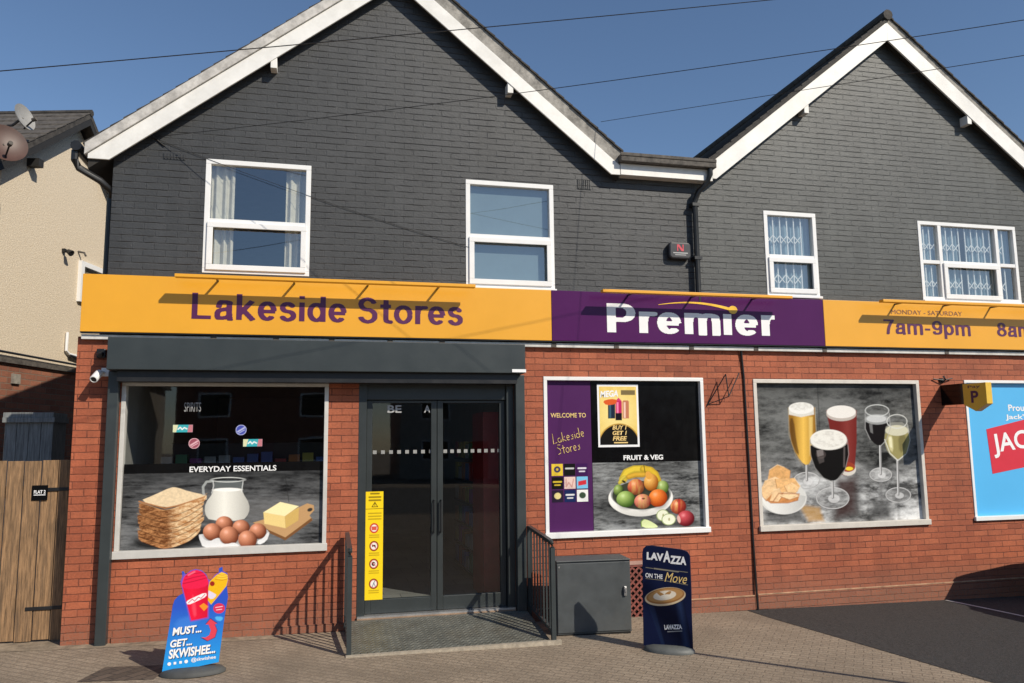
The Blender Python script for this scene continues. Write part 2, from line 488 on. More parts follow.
# ------------------------------------------------------------------ printed artwork (flat prints: colours carried by the vertices of a fine grid)
class Art:
    def __init__(s, nx, ny, corners, bg):
        """corners: art coordinates of TL, TR, BR, BL"""
        s.nx, s.ny = nx, ny
        u, v = np.meshgrid(np.linspace(0, 1, nx + 1), np.linspace(0, 1, ny + 1))
        s.u, s.v = u, v
        TL, TR, BR, BL = [np.array(c, float) for c in corners]
        P = ((1 - u) * (1 - v))[..., None] * TL + (u * (1 - v))[..., None] * TR + (u * v)[..., None] * BR + ((1 - u) * v)[..., None] * BL
        s.x, s.y = P[..., 0], P[..., 1]
        s.c = np.zeros(u.shape + (3,)) + np.array(bg)
        s.alpha = np.ones(u.shape)
        s.px = np.hypot(*(TR - TL)) / nx
    def put(s, m, col):
        col = np.asarray(col, float)
        s.c = s.c * (1 - m[..., None]) + m[..., None] * col
    def ell(s, cx, cy, rx, ry, rot=0, soft=None):
        soft = soft or s.px * 1.5
        dx, dy = s.x - cx, s.y - cy
        c, k = math.cos(rot), math.sin(rot)
        a, b = (dx * c + dy * k) / rx, (-dx * k + dy * c) / ry
        return np.clip(0.5 - (np.hypot(a, b) - 1) * min(rx, ry) / soft, 0, 1)
    def ring(s, cx, cy, rx, ry, t, rot=0):
        return s.ell(cx, cy, rx, ry, rot) * (1 - s.ell(cx, cy, max(rx - t, .1), max(ry - t, .1), rot))
    def poly(s, pts, soft=None, smooth=0):
        soft = soft or s.px * 1.5
        for _ in range(smooth):
            q = []
            for i in range(len(pts)):
                a, b = np.array(pts[i], float), np.array(pts[(i + 1) % len(pts)], float)
                q += [a * .75 + b * .25, a * .25 + b * .75]
            pts = q
        d = np.full(s.x.shape, 1e9)
        ins = np.zeros(s.x.shape, bool)
        n = len(pts)
        for i in range(n):
            ax, ay = pts[i]; bx, by = pts[(i + 1) % n]
            ex, ey = bx - ax, by - ay
            wx, wy = s.x - ax, s.y - ay
            t = np.clip((wx * ex + wy * ey) / (ex * ex + ey * ey + 1e-9), 0, 1)
            d = np.minimum(d, np.hypot(wx - ex * t, wy - ey * t))
            cr = ((ay > s.y) != (by > s.y)) & (s.x < (bx - ax) * (s.y - ay) / (by - ay + 1e-12) + ax)
            ins ^= cr
        return np.clip(0.5 - np.where(ins, -d, d) / soft, 0, 1)
    def line(s, pts, wd, soft=None):
        soft = soft or s.px * 1.5
        d = np.full(s.x.shape, 1e9)
        for (ax, ay), (bx, by) in zip(pts, pts[1:]):
            ex, ey = bx - ax, by - ay
            wx, wy = s.x - ax, s.y - ay
            t = np.clip((wx * ex + wy * ey) / (ex * ex + ey * ey + 1e-9), 0, 1)
            d = np.minimum(d, np.hypot(wx - ex * t, wy - ey * t))
        return np.clip(0.5 - (d - wd / 2) / soft, 0, 1)
    def noise(s, sx, sy, seed, octv=5, rough=0.6):
        rs = np.random.RandomState(seed)
        out = 0; amp = 1; tot = 0
        for o in range(octv):
            g = rs.rand(64, 64)
            X, Y = s.x / sx * 2 ** o, s.y / sy * 2 ** o
            xi, yi = np.floor(X).astype(int), np.floor(Y).astype(int)
            fx, fy = X - xi, Y - yi
            fx, fy = fx * fx * (3 - 2 * fx), fy * fy * (3 - 2 * fy)
            G = lambda i, j: g[(yi + j) % 64, (xi + i) % 64]
            out = out + amp * ((G(0, 0) * (1 - fx) + G(1, 0) * fx) * (1 - fy) + (G(0, 1) * (1 - fx) + G(1, 1) * fx) * fy)
            tot += amp; amp *= rough
        return out / tot
    def ball(s, cx, cy, rx, ry, c_lo, c_hi, rot=0, lx=-0.35, ly=-0.45, streak=None):
        m = s.ell(cx, cy, rx, ry, rot)
        t = np.clip(1 - np.hypot((s.x - cx) / rx - lx, (s.y - cy) / ry - ly) / 1.5, 0, 1)
        t = t * t * (3 - 2 * t)
        col = np.array(c_lo) * (1 - t[..., None]) + np.array(c_hi) * t[..., None]
        rr = np.hypot((s.x - cx) / rx, (s.y - cy) / ry)
        s.put(s.ell(cx + rx * .1, cy + ry * .25, rx * 1.02, ry * .98, 0, min(rx, ry) * .5) * .55, G(.01))
        if streak is not None:
            k = np.clip(s.noise(rx * .35, ry * 1.2, int(cx * 7) % 991, 3) * 2.4 - .7, 0, 1)[..., None]
            col = col * (1 - k) + np.array(streak) * (0.45 + 0.65 * t[..., None]) * k
        col = col * (1 - .45 * np.clip(rr, 0, 1) ** 4 * np.clip(((s.y - cy) / ry + (s.x - cx) / rx) * .6 + .5, 0, 1))[..., None]
        hl = np.exp(-(((s.x - cx) / rx - lx * .9) ** 2 + ((s.y - cy) / ry - ly * .9) ** 2) / .05)[..., None]
        col = col + hl * .16
        col = col * (.93 + .14 * s.noise(rx * .12, ry * .12, 17, 3))[..., None]
        s.put(m, col)
        return m
    def build(s, name, m, parent, x0, x1, z0, z1, y=0.0):
        X = x0 + (x1 - x0) * s.u
        Z = z1 + (z0 - z1) * s.v
        co = np.stack([X, np.full(X.shape, y), Z], -1).reshape(-1, 3)
        nx = s.nx + 1
        j, i = np.mgrid[0:s.ny, 0:s.nx]
        a = (j * nx + i)
        f = np.stack([a + nx, a + nx + 1, a + 1, a], -1)
        am = (s.alpha[:-1, :-1] + s.alpha[1:, :-1] + s.alpha[:-1, 1:] + s.alpha[1:, 1:]) / 4 > 0.5
        f = f[am].reshape(-1, 4)
        me = bpy.data.meshes.new(name)
        me.from_pydata(co.tolist(), [], f.tolist())
        gr = np.random.RandomState(5).rand(*s.u.shape)[..., None]
        s.c = s.c * (.95 + .10 * gr)
        ca = me.color_attributes.new('print', 'FLOAT_COLOR', 'POINT')
        rgba = np.ones((co.shape[0], 4))
        rgba[:, :3] = np.clip(s.c, 0, 0.9).reshape(-1, 3)
        ca.data.foreach_set('color', rgba.ravel())
        return link(name, me, m, parent)

def print_mat(name, rough=0.4):
    m, n, b, L = new_mat(name)
    a = n.nodes.new('ShaderNodeVertexColor')
    a.layer_name = 'print'
    L(a.outputs[0], b.inputs['Base Color'])
    b.inputs['Roughness'].default_value = rough
    b.inputs['Specular IOR Level'].default_value = 0.12
    return m
M_print = print_mat('printed film')
G = lambda v: (v, v, v)

# plain bold sans letters drawn as strokes (cap height 1, x-height .74)
def _arc(cx, cy, rx, ry, a0, a1, n=16):
    return [(cx + rx * math.cos(R(a0 + (a1 - a0) * i / n)), cy + ry * math.sin(R(a0 + (a1 - a0) * i / n))) for i in range(n + 1)]
def _soft(p, k=2):
    for _ in range(k):
        q = [p[0]]
        for a_, b_ in zip(p, p[1:]):
            q += [(a_[0] * .75 + b_[0] * .25, a_[1] * .75 + b_[1] * .25), (a_[0] * .25 + b_[0] * .75, a_[1] * .25 + b_[1] * .75)]
        p = q + [p[-1]]
    return p
def glyph(c, t, ty):
    h = t / 2
    v = ty / 2
    X = .74
    if c == 'L': return [[(h, 0), (h, 1)], [(h, v), (.60, v)]], .62
    if c == 'P': return [[(h, 0), (h, 1)], [(h, 1 - v), (.38, 1 - v)] + _arc(.38, .68, .32 - h, .32 - v, 90, -90) + [(h, .36 + v)]], .70
    if c in 'Ss' :
        top_, mid_, wS = (1.02, .53, .66) if c == 'S' else (X + .01, .375, .54)
        rt, rb = (top_ - v - mid_) / 2, (mid_ + .02 - v) / 2
        rx = wS / 2 - h
        return [_arc(wS / 2 - .01, mid_ + rt, rx - .02, rt, 12, 270, 18) + _arc(wS / 2, mid_ - rb, rx, rb, 90, -168, 18)[1:]], wS
    if c == 'o': return [_arc(.32, .37, .32 - h, .38 - v, 0, 360, 28)], .64
    if c == 'e': return [_arc(.30, .37, .30 - h, .38 - v, 0, 318, 26), [(h, .36), (.60 - h * .5, .36)]], .60
    if c == 'a': return [_soft([(.03 + h, .50), (.06 + h, .62), (.18, X + .01 - v), (.30, X + .01 - v), (.46, X - v - .01), (.54 - h, .60), (.54 - h, .46), (.54 - h, .20), (.57 - h, .0)]), _soft([(.54 - h, .44), (.40, .41), (.22, .38), (.02 + h, .33), (h - .02, .19), (.02 + h, .06), (.14, v - .01), (.26, v - .01), (.42, v + .03), (.54 - h, .2), (.54 - h, .34)])], .58
    if c == 'k': return [[(h, 0), (h, 1)], [(t * .5, .22), (.58 - h, X)], [(.20, .40), (.62 - h, 0)]], .58
    if c == 'd': return [_arc(.30, .37, .30 - h, .38 - v, 0, 360, 26), [(.60 - h, 0), (.60 - h, 1)]], .60
    if c == 'p': return [_arc(.30, .37, .30 - h, .38 - v, 0, 360, 26), [(h, -.28), (h, X)]], .60
    if c == 'i': return [[(h, 0), (h, X)], [(h, .86), (h, 1)]], t
    if c == '!': return [[(h, 0), (h, X)]], t
    if c == 'r': return [[(h, 0), (h, X)], _soft([(h, .40), (h + .02, .58), (.20, X - v), (.36, X - v + .01)])], .36
    if c == 't': return [_soft([(.19, .94), (.19, .5), (.19, .14), (.24, v), (.38, v - .01)], 1), [(0, X - v * .8), (.37, X - v * .8)]], .38
    if c == 'm':
        w_ = .90
        f = lambda x0, x1: _soft([(x0, .30), (x0, .52), (x0 + .06, X - v), ((x0 + x1) / 2 + .02, X - v + .01), (x1 - .01, X - v - .02), (x1, .50), (x1, .3), (x1, 0)])
        return [[(h, 0), (h, X)], f(h, w_ / 2), f(w_ / 2, w_ - h)], w_
    if c == '7': return [[(0, 1 - v), (.58, 1 - v)], _soft([(.52, .94), (.36, .66), (.26, .36), (.22, 0)])], .58
    if c == '9': return [_arc(.30, .66, .30 - h, .34 - v, 0, 360, 26), _soft([(.60 - h, .66), (.60 - h, .36), (.48, .06 + v), (.30, v), (.14, v + .01), (.03 + h, .2)])], .60
    if c == '8': return [_arc(.30, .74, .26 - h, .26 - v, 0, 360, 22), _arc(.30, .29, .31 - h, .30 - v, 0, 360, 26)], .61
    if c == '-': return [[(.03, .36), (.34, .36)]], .37
    return [], .2
def sans(word, x0, x1, z0, cap, y, m, parent, t=.18, gap=.09, ty=.14, name='lettering'):
    kk = t / ty
    xs, pen = [], 0.0
    for c in word:
        g, w_ = glyph(c, t, ty)
        xs.append((g, pen)); pen += w_ + (gap if g else .08)
    W = pen - gap
    lo, hi = (-.3 if 'p' in word else -.03), 1.03
    n = int(W * 76)
    a = Art(n, int(76 * (hi - lo)), [(0, hi), (W, hi), (W, lo), (0, lo)], (0, 0, 0))
    keep = np.zeros(a.x.shape)
    for g, p0 in xs:
        for pts in g:
            d = np.full(a.x.shape, 1e9)
            for k, ((ax, ay), (bx, by)) in enumerate(zip(pts, pts[1:])):
                ex, ey = bx - ax, (by - ay) * kk
                wx, wy = a.x - p0 - ax, (a.y - ay) * kk
                tr = (wx * ex + wy * ey) / (ex * ex + ey * ey + 1e-12)
                dd = np.hypot(wx - ex * np.clip(tr, 0, 1), wy - ey * np.clip(tr, 0, 1))
                if k == 0: dd = np.where(tr < 0, 1e9, dd)
                if k == len(pts) - 2: dd = np.where(tr > 1, 1e9, dd)
                d = np.minimum(d, dd)
            keep = np.maximum(keep, (d < t / 2) * 1.0)
    a.alpha = keep
    o = a.build(name, m, parent, x0, x1, z0 + lo * cap, z0 + hi * cap, y)
    bm = bmesh.new(); bm.from_mesh(o.data)
    bmesh.ops.delete(bm, geom=[v for v in bm.verts if not v.link_faces], context='VERTS')
    bm.to_mesh(o.data); bm.free()
    return o

def slate(a, lo, hi, seed, sx, sy):
    n3 = a.noise(sx * .1, sy * .08, seed + 5, 4, .7)
    n = a.noise(sx, sy, seed, 6, .62)
    n2 = a.noise(sx * .35, sy * .12, seed + 1, 5, .6)
    t = np.clip((n * .55 + n2 * .4 + n3 * .3 - .42) * 2.8, 0, 1)[..., None]
    return np.array(lo) * (1 - t) + np.array(hi) * t

# ================================================================== GROUND
def sheet(name, pts, m, dz, kind='structure', sub=None):
    b = MB()
    b.face([(x, y, ground_z(x, y) + dz) for x, y in pts])
    return tag(b.build(name, m), kind=kind)

sheet('ground', [(-150, -150), (150, -150), (150, 150), (-150, 150)], M_pav, 0)
sheet('tarmac_apron', [(5.12, 0.0), (14, 0.0), (14, -11.0), (6.85, -11.0), (5.68, -3.4), (5.16, -0.42)], M_tar, 0.004)
sheet('road', [(-150, -27), (150, -27), (150, -14), (-150, -14)], mat('road asphalt', (0.05, 0.049, 0.048), .9, var=.25, scale=60), 0.004)
sheet('kerb_line', [(-150, -14), (150, -14), (150, -13.85), (-150, -13.85)], M_conc, 0.008)
sheet('inspection_cover', [(-1.98, -1.36), (-1.36, -1.42), (-1.28, -0.98), (-1.86, -0.93)], M_pav2, 0.004)
# worn concrete strip in front of the wall at the left
sheet('concrete_strip', [(-3.6, 0.9), (-3.6, -0.1), (-2.5, -0.16), (-0.4, -0.2), (0.28, -0.2), (0.28, 0.0), (-2.45, 0.0), (-2.45, 0.9)], mat('worn concrete', (0.26, 0.205, 0.145), 0.92, var=.3, scale=9, bump=.4), 0.003)
MB().prism_z([(0.27, -1.10), (2.42, -1.085), (2.42, -1.03), (0.27, -1.045)], -0.06, 0.004).build('ramp_footing', mat('pale concrete edge', (0.36, 0.31, 0.24), .9, var=.2, scale=20))['kind'] = 'structure'

# ================================================================== SHOP BUILDING
B = thing('shop_building', 'two gabled shop building with charcoal painted upper storey over red brick shopfront', 'building', (0, 0, 0))

def wall_sheet(name, outer, holes, y0, y1, m, parent):
    cu = bpy.data.curves.new(name, 'CURVE')
    cu.dimensions = '2D'
    cu.fill_mode = 'BOTH'
    cu.extrude = (y1 - y0) / 2
    for ring in [outer] + holes:
        sp = cu.splines.new('POLY')
        sp.points.add(len(ring) - 1)
        for p, (x, z) in zip(sp.points, ring):
            p.co = (x, z, 0, 1)
        sp.use_cyclic_u = True
    t = bpy.data.objects.new('tmp', cu)
    COL.objects.link(t)
    bpy.context.view_layer.update()
    me = bpy.data.meshes.new_from_object(t.evaluated_get(bpy.context.evaluated_depsgraph_get()))
    bpy.data.objects.remove(t)
    n = len(me.vertices)
    a = np.zeros(n * 3)
    me.vertices.foreach_get('co', a)
    a = a.reshape(-1, 3)
    a = np.stack([a[:, 0], -a[:, 2] + (y0 + y1) / 2, a[:, 1]], 1)
    me.vertices.foreach_set('co', a.ravel())
    me.update()
    return link(name, me, m, parent)

rect = lambda x0, x1, z0, z1: [(x0, z0), (x1, z0), (x1, z1), (x0, z1)]
SW = [(-2.05, 0.08, 0.86, 2.69), (2.575, 4.665, 0.885, 2.78), (5.36, 7.855, 0.865, 2.77), (8.585, 10.3, 0.885, 2.78)]
wall_sheet('ground_floor_wall', rect(-2.5, 10.45, -0.5, 3.16),
           [rect(*SW[0]), rect(0.42, 2.2, 0.10, 2.69), rect(*SW[1]), rect(*SW[2]), rect(*SW[3])], 0.0, 0.28, M_red, B)
UW = [(-1.305, -0.16, 3.89, 5.195), (1.64, 2.745, 3.84, 5.16), (5.635, 6.42, 3.87, 5.01), (8.03, 9.69, 3.88, 5.005)]
wall_sheet('upper_wall', [(-2.25, 3.16), (4.66, 3.16), (4.66, 5.5), (3.36, 5.45), (0.79, 7.55), (-2.25, 5.14)],
           [rect(*UW[0]), rect(*UW[1])], 0.0, 0.28, M_grey, B)
wall_sheet('upper_wall', [(4.66, 3.16), (10.6, 3.16), (10.6, 5.25), (7.65, 7.65), (4.66, 5.35)],
           [rect(*UW[2]), rect(*UW[3])], 0.0, 0.28, M_grey2, B)
# projecting plinth courses
for xa, xb, zt in ((-2.03, 0.4, 0.085), (2.35, 5.24, 0.085), (5.28, 10.45, 0.095)):
    MB().prism([(xa, -0.4), (xb, -0.4), (xb, zt), (xa, zt)], -0.022, 0.0).build('plinth', M_red, B, bevel=0.004)
    if xa > 2: MB().box(xa, xb, -0.024, 0.0, zt + .001, zt + .016).build('plinth_fillet', mat('pale mortar fillet', (.42, .25, .15), .9, var=.3, scale=8), B, bevel=0.004)
# shell behind the front
M_in = mat('dim plaster', (0.22, 0.21, 0.2), .9, var=.08)
M_floor = brick_mat('grey floor tiles', (0.17, 0.17, 0.165), (0.22, 0.22, 0.21), (0.09, 0.09, 0.09), .5, bw=.4, bh=.4, ms=.006, depth=.002, ground=True, var=.15)
MB().box(-2.25, 10.45, 0.28, 8.0, -0.4, 0.13).build('shop_floor', M_floor, B)
MB().box(-2.25, 10.45, 0.28, 8.0, 2.95, 3.12).build('upper_floor', M_in, B)
sh = MB()
sh.box(-2.25, -2.05, 0.28, 8.0, 0.13, 2.95); sh.box(10.3, 10.45, 0.28, 8.0, 0.13, 2.95); sh.box(-2.25, 10.45, 8.0, 8.2, -0.4, 5.3)
sh.box(-2.25, -2.05, 0.28, 8.0, 3.12, 5.05); sh.box(10.3, 10.45, 0.28, 8.0, 3.12, 5.2)
sh.box(2.42, 2.52, 0.28, 8.0, 0.13, 2.95)
sh.box(0.7, 0.8, 0.28, 8.0, 3.12, 5.1); sh.box(4.6, 4.7, 0.28, 8.0, 3.12, 5.2); sh.box(7.2, 7.3, 0.28, 8.0, 3.12, 5.1)
sh.box(-2.25, 10.45, 0.28, 8.0, 5.3, 5.34)
sh.build('inner_wall', M_in, B)

# ---- roofs
yb, yv, yr = -0.15, -0.115, 8.4
Q = (CAM_D - 0.14) / (CAM_D - 0.28)
def gable(ax, az, sl_, sr, xl, xr, hb, hvl, hvr, mvl, mvr, endl, endr):
    ax, xl, xr, hb, hvl, hvr = [v * Q for v in (ax, xl, xr, hb, hvl, hvr)]
    az, endl, endr = [CAM_H + (v - CAM_H) * Q for v in (az, endl, endr)]
    zl = lambda x: az - sl_ * (ax - x)
    zr = lambda x: az - sr * (x - ax)
    MB().prism([(xl, endl), (ax - (az - endl) / sl_, endl), (ax, az), (ax, az + hb), (xl, max(zl(xl) + hb, endl + .02))], yb, yb + 0.025).build('barge_board', M_barge, B, bevel=0.003)
    MB().prism([(ax, az), (ax + (az - endr) / sr, endr), (xr, endr), (xr, max(zr(xr) + hb, endr + .02)), (ax, az + hb)], yb + 0.001, yb + 0.026).build('barge_board', M_barge, B, bevel=0.003)
    t = 0.003
    MB().prism([(xl - .03, zl(xl - .03) + hb + t), (ax, az + hb + t), (ax, az + hvl), (xl - .03, zl(xl - .03) + hvl)], yv - 0.06 * (hvl > .3), yv + .1).build('verge', mvl, B, bevel=0.004)
    MB().prism([(ax, az + hb + t), (xr + .02, zr(xr + .02) + hb + t), (xr + .02, zr(xr + .02) + hvr), (ax, az + hvr)], yv - 0.02, yv + .1).build('verge', mvr, B, bevel=0.004)
    h = max(hvl, hvr)
    # tiled slopes with the course edges showing along the verge
    n = 26
    for sgn, xe, z, hv in ((-1, xl - .05, zl, hvl), (1, xr + .05, zr, hvr)):
        rm = MB()
        for k in range(n):
            xa, xb = xe + (ax - xe) * k / n, xe + (ax - xe) * (k + 1.18) / n
            if k == n - 1: xb = ax
            rm.prism([(xa, z(xa) + hv + .003), (xb, z(xb) + hv - .004), (xb, z(xb) + hv + .014), (xa, z(xa) + hv + .03)], yv - 0.045 + random.uniform(-.005, .005), yr)
        rm.build('roof_slope', M_tile, B)
    MB().prism([(xl, zl(xl) + hb - .02), (ax, az + hb - .02), (xr, zr(xr) + hb - .02), (xr, zr(xr) + .06), (ax, az + .06), (xl, zl(xl) + .06)], yb + .03, yr - .1).build('roof_deck', mat('dark roof timber', (0.03, 0.027, 0.024), .9), B)
    rp = MB()
    for k in range(20):
        y0 = yv - .08 + k * .44
        rp.tube([(ax, y0, az + h - .03), (ax, y0 + .45, az + h - .024)], [.075, .07], 10)
    rp.build('ridge_tiles', M_tile, B, smooth=True)
gable(0.78, 7.39, 0.792, 0.815, -2.43, 3.52, 0.215, 0.345, 0.42, M_vergew, M_vergeg, 5.01, 5.25)
gable(7.53, 7.465, 0.803, 0.793, 4.77, 10.45, 0.265, 0.315, 0.385, M_tile, M_vergeg, 5.29, 5.2)
# level eaves between the gables
MB().box(3.585, 4.845, -0.15, -0.122, 5.307, 5.452).build('fascia_board', M_barge, B, bevel=0.003)
g = MB(); g.box(3.56, 4.86, -0.24, -0.12, 5.455, 5.55); g.box(3.55, 4.86, -0.25, -0.235, 5.52, 5.565); g.build('gutter', M_gut, B, bevel=0.008)
MB().prism([(3.5, 5.46), (4.85, 5.46), (4.85, 5.54), (3.5, 5.54)], -0.12, 8.0).build('flat_roof', M_tile, B)
MB().box(3.59, 4.84, -0.122, 0.0, 5.312, 5.325).build('soffit', M_barge, B)
# rafter ends under the barge boards
for px_, sg in ((-0.60, -1), (2.18, 1), (6.29, -1), (8.93, 1)):
    x = px_
    z = (CAM_H + (7.39 - CAM_H) * Q - (.792 * (.78 * Q - x) if sg < 0 else .815 * (x - .78 * Q))) if x < 4 else (CAM_H + (7.465 - CAM_H) * Q - (.803 * (7.53 * Q - x) if sg < 0 else .793 * (x - 7.53 * Q)))
    MB().box(x - .035, x + .035, -0.14, 0.0, z - .10, z + .03).build('purlin_end', M_barge, B, bevel=0.004)
# downpipe with swan neck between the gables, and the one at the left corner
d = MB()
d.tube([(4.79, -0.19, 5.5), (4.79, -0.19, 5.38), (4.76, -0.16, 5.28), (4.66, -0.1, 5.17), (4.62, -0.07, 5.04), (4.62, -0.07, 3.7)], 0.035, 10)
for z in (5.0, 4.3): d.box(4.57, 4.67, -0.11, 0.0, z - .02, z + .02)
d.build('downpipe', M_black, B, smooth=True)
d = MB()
d.tube([(-2.58, -0.18, 5.18), (-2.58, -0.1, 5.18), (-2.56, 5.0, 5.18)], 0.055, 10)
d.tube([(-2.60, -0.12, 5.14), (-2.60, -0.12, 5.04), (-2.56, -0.10, 4.96), (-2.36, -0.05, 4.85), (-2.27, 0.06, 4.77), (-2.29, 0.12, 4.7), (-2.29, 0.12, 3.2)], 0.038, 10)
d.build('gutter_outlet', M_black, B, smooth=True)
# air bricks
for x0, x1, z0, z1 in ((-1.75, -1.52, 5.155, 5.235), (3.06, 3.24, 5.13, 5.26)):
    v = MB()
    v.box(x0, x1, -0.006, 0.0, z0, z1)
    for k in range(7):
        xx = x0 + .015 + (x1 - x0 - .03) * k / 6
        v.box(xx - .006, xx + .006, -0.014, -0.006, z0 + .008, z1 - .008)
    v.build('air_brick', M_grey, B)

# ---- upper windows
M_room = mat('pale room blind', (0.19, 0.26, 0.3), .9, var=.04)
M_curt = mat('cream curtain', (0.66, 0.62, 0.52), .9, var=.1, scale=8)
M_net = mat('grey net curtain', (0.26, 0.36, 0.42), .9, var=.08, scale=8)
def frame_bars(b, x0, x1, z0, z1, wd, y0, y1):
    b.box(x0, x1, y0, y1, z1 - wd, z1); b.box(x0, x1, y0, y1, z0, z0 + wd)
    b.box(x0, x0 + wd, y0, y1, z0 + wd, z1 - wd); b.box(x1 - wd, x1, y0, y1, z0 + wd, z1 - wd)
def curtain(x0, x1, z0, z1, y, m, parent, amp=.03, wl=.085, flare=0.0, seed=1):
    rs = random.Random(seed)
    b = MB(); n = 60; nz = 8
    vs = []
    for j in range(nz + 1):
        t = j / nz
        row = []
        for i in range(n + 1):
            s = i / n
            x = x0 + (x1 - x0 + flare * (1 - t)) * s
            row.append(b.bm.verts.new((x, y + amp * math.sin(s * (x1 - x0) / wl * 6.28 + .5 * math.sin(s * 9)) * (.6 + .4 * (1 - t)), z0 + (z1 - z0) * t)))
        vs.append(row)
    for j in range(nz):
        for i in range(n):
            b.bm.faces.new((vs[j][i], vs[j][i + 1], vs[j + 1][i + 1], vs[j + 1][i]))
    return b.build('curtain', m, parent, smooth=True, angle=180)
def upper_window(x0, x1, z0, z1, zt, sill=True):
    f = MB()
    frame_bars(f, x0 + .002, x1 - .002, z0 + .002, z1 - .002, .055, -0.008, .07)
    f.box(x0 + .057, x1 - .057, -0.006, .07, zt - .03, zt + .03)
    fo = f.build('upper_window', M_white, B, bevel=0.004)
    s_ = MB(); frame_bars(s_, x0 + .04, x1 - .04, z0 + .035, zt - .012, .062, -0.03, -0.0085)
    s_.build('opening_sash', M_white, fo, bevel=0.005)
    p = MB(); p.pane(x0 + .05, x1 - .05, .035, zt + .03, z1 - .05); p.build('pane', M_glassu, fo)
    p = MB(); p.pane(x0 + .09, x1 - .09, .037, z0 + .08, zt - .06); p.build('pane', M_glassu, fo)
    if sill:
        MB().box(x0 - .01, x1 + .01, -0.05, .02, z0 - .03, z0 + .001).build('sill', M_white, fo, bevel=0.004)
    return fo
w1 = upper_window(*UW[0], 4.48, sill=False)
curtain(-1.25, -1.0, 3.8, 5.2, .115, M_curt, w1, seed=2)
curtain(-.44, -.2, 3.8, 5.2, .115, M_curt, w1, flare=-.02, seed=3)
w2 = upper_window(*UW[1], 4.46)
MB().box(1.65, 2.74, .085, .09, 3.85, 5.15).build('blind', M_room, w2)
w3 = upper_window(*UW[2], 4.39, sill=True)
def grille(x0, x1, z0, z1, n, y, parent):
    b = MB()
    wd = (x1 - x0) / n
    for k in range(n + 1):
        x = x0 + wd * k
        b.box(x - .008, x + .008, y, y + .012, z0, z1)
    zm = z0 + (z1 - z0) * .42
    h = wd * .55
    for k in range(n):
        x = x0 + wd * k
        b.bar((x, y - .004, zm - h), (x + wd, y - .004, zm + h), .012, .008, (0, 1, 0))
        b.bar((x, y + .016, zm + h), (x + wd, y + .016, zm - h), .012, .008, (0, 1, 0))
    return b.build('security_grille', M_white, parent)
grille(5.70, 6.22, 4.42, 4.96, 5, .05, w3)
grille(5.73, 6.20, 3.95, 4.33, 4, .05, w3)
curtain(5.6, 6.45, 3.8, 5.0, .11, M_net, w3, amp=.02, wl=.07)
# four-light window at the right
f = MB()
x0, x1, z0, z1 = UW[3]
frame_bars(f, x0 + .002, x1 - .002, z0 + .002, z1 - .002, .05, -0.008, .07)
for xm in (8.385, 9.35): f.box(xm - .028, xm + .028, -0.006, .07, z0 + .052, z1 - .052)
for xa, xb in ((x0 + .052, 8.357), (8.413, 9.322), (9.378, x1 - .052)): f.box(xa, xb, -0.005, .07, 4.4, 4.45)
w4 = f.build('upper_window', M_white, B, bevel=0.004)
s_ = MB(); frame_bars(s_, 8.40, 9.335, 3.91, 4.415, .062, -0.03, -0.0085); s_.build('opening_sash', M_white, w4, bevel=0.005)
for xa, xb, za, zb in ((x0 + .05, 8.357, 3.93, 4.4), (x0 + .05, 8.357, 4.45, 4.96), (8.45, 9.29, 3.96, 4.36), (8.413, 9.322, 4.45, 4.96), (9.378, x1 - .05, 3.93, 4.4), (9.378, x1 - .05, 4.45, 4.96)):
    MB().pane(xa, xb, .035, za, zb).build('pane', M_glassu, w4)
for xa, xb, n in ((8.07, 8.35, 3), (8.43, 8.75, 3), (8.86, 9.28, 4), (9.38, 9.5, 1)):
    grille(xa, xb, 4.46, 4.95, n, .05, w4); grille(xa, xb, 3.95, 4.38, n, .05, w4)
curtain(8.0, 8.76, 3.8, 5.0, .11, M_net, w4, amp=.02, wl=.07)
curtain(8.9, 9.36, 3.8, 5.0, .11, M_net, w4, amp=.02, wl=.07)
curtain(9.36, 9.72, 4.42, 5.0, .11, M_net, w4, amp=.02, wl=.07)
MB().box(x0 - .01, x1 + .01, -0.05, .02, z0 - .03, z0 + .001).build('sill', M_white, w4, bevel=0.004)

# ---- shopfront joinery
def shop_window(k, m, wd, out, bot, name='shop_window'):
    x0, x1, z0, z1 = SW[k]
    f = MB()
    f.box(x0 + .001, x1 - .001, -out, .10, z1 - wd, z1 - .001)
    f.box(x0 + .001, x0 + wd, -out, .10, z0 + bot, z1 - wd)
    f.box(x1 - wd, x1 - .001, -out, .10, z0 + bot, z1 - wd)
    f.box(x0 - .01, x1 + .01, -out - .025, .10, z0 - .004, z0 + bot)
    return f.build(name, m, B, bevel=0.004)
s1 = shop_window(0, M_silver, .045, .012, .075)
MB().pane(-2.0, 0.035, .055, .93, 2.65).build('pane', M_glass, s1)
s3 = shop_window(1, M_white, .045, .012, .06)
s4 = shop_window(2, M_cream2, .05, .012, .065)
s5 = shop_window(3, M_white, .04, .012, .05)
# roller shutter box and guide posts
hd = MB()
hd.box(-2.14, 2.28, -0.30, 0.0, 2.79, 3.125)
ho = hd.build('shutter_box', M_anth, B, bevel=0.006)
MB().box(-2.055, 2.20, -0.22, -0.016, 2.675, 2.787).build('recess_shade_strip', M_black, ho)  # solid black box stands in for the shaded recess under the shutter box
MB().box(2.12, 2.285, -0.308, -0.303, 2.80, 2.835).build('end_cap', M_wtxt, ho)
for xa, xb, zb in ((-2.165, -2.062, -0.02), (2.21, 2.32, 0.0)):
    MB().box(xa, xb, -0.10, 0.0, zb, 2.787).build('shutter_guide', M_anth, B, bevel=0.006)

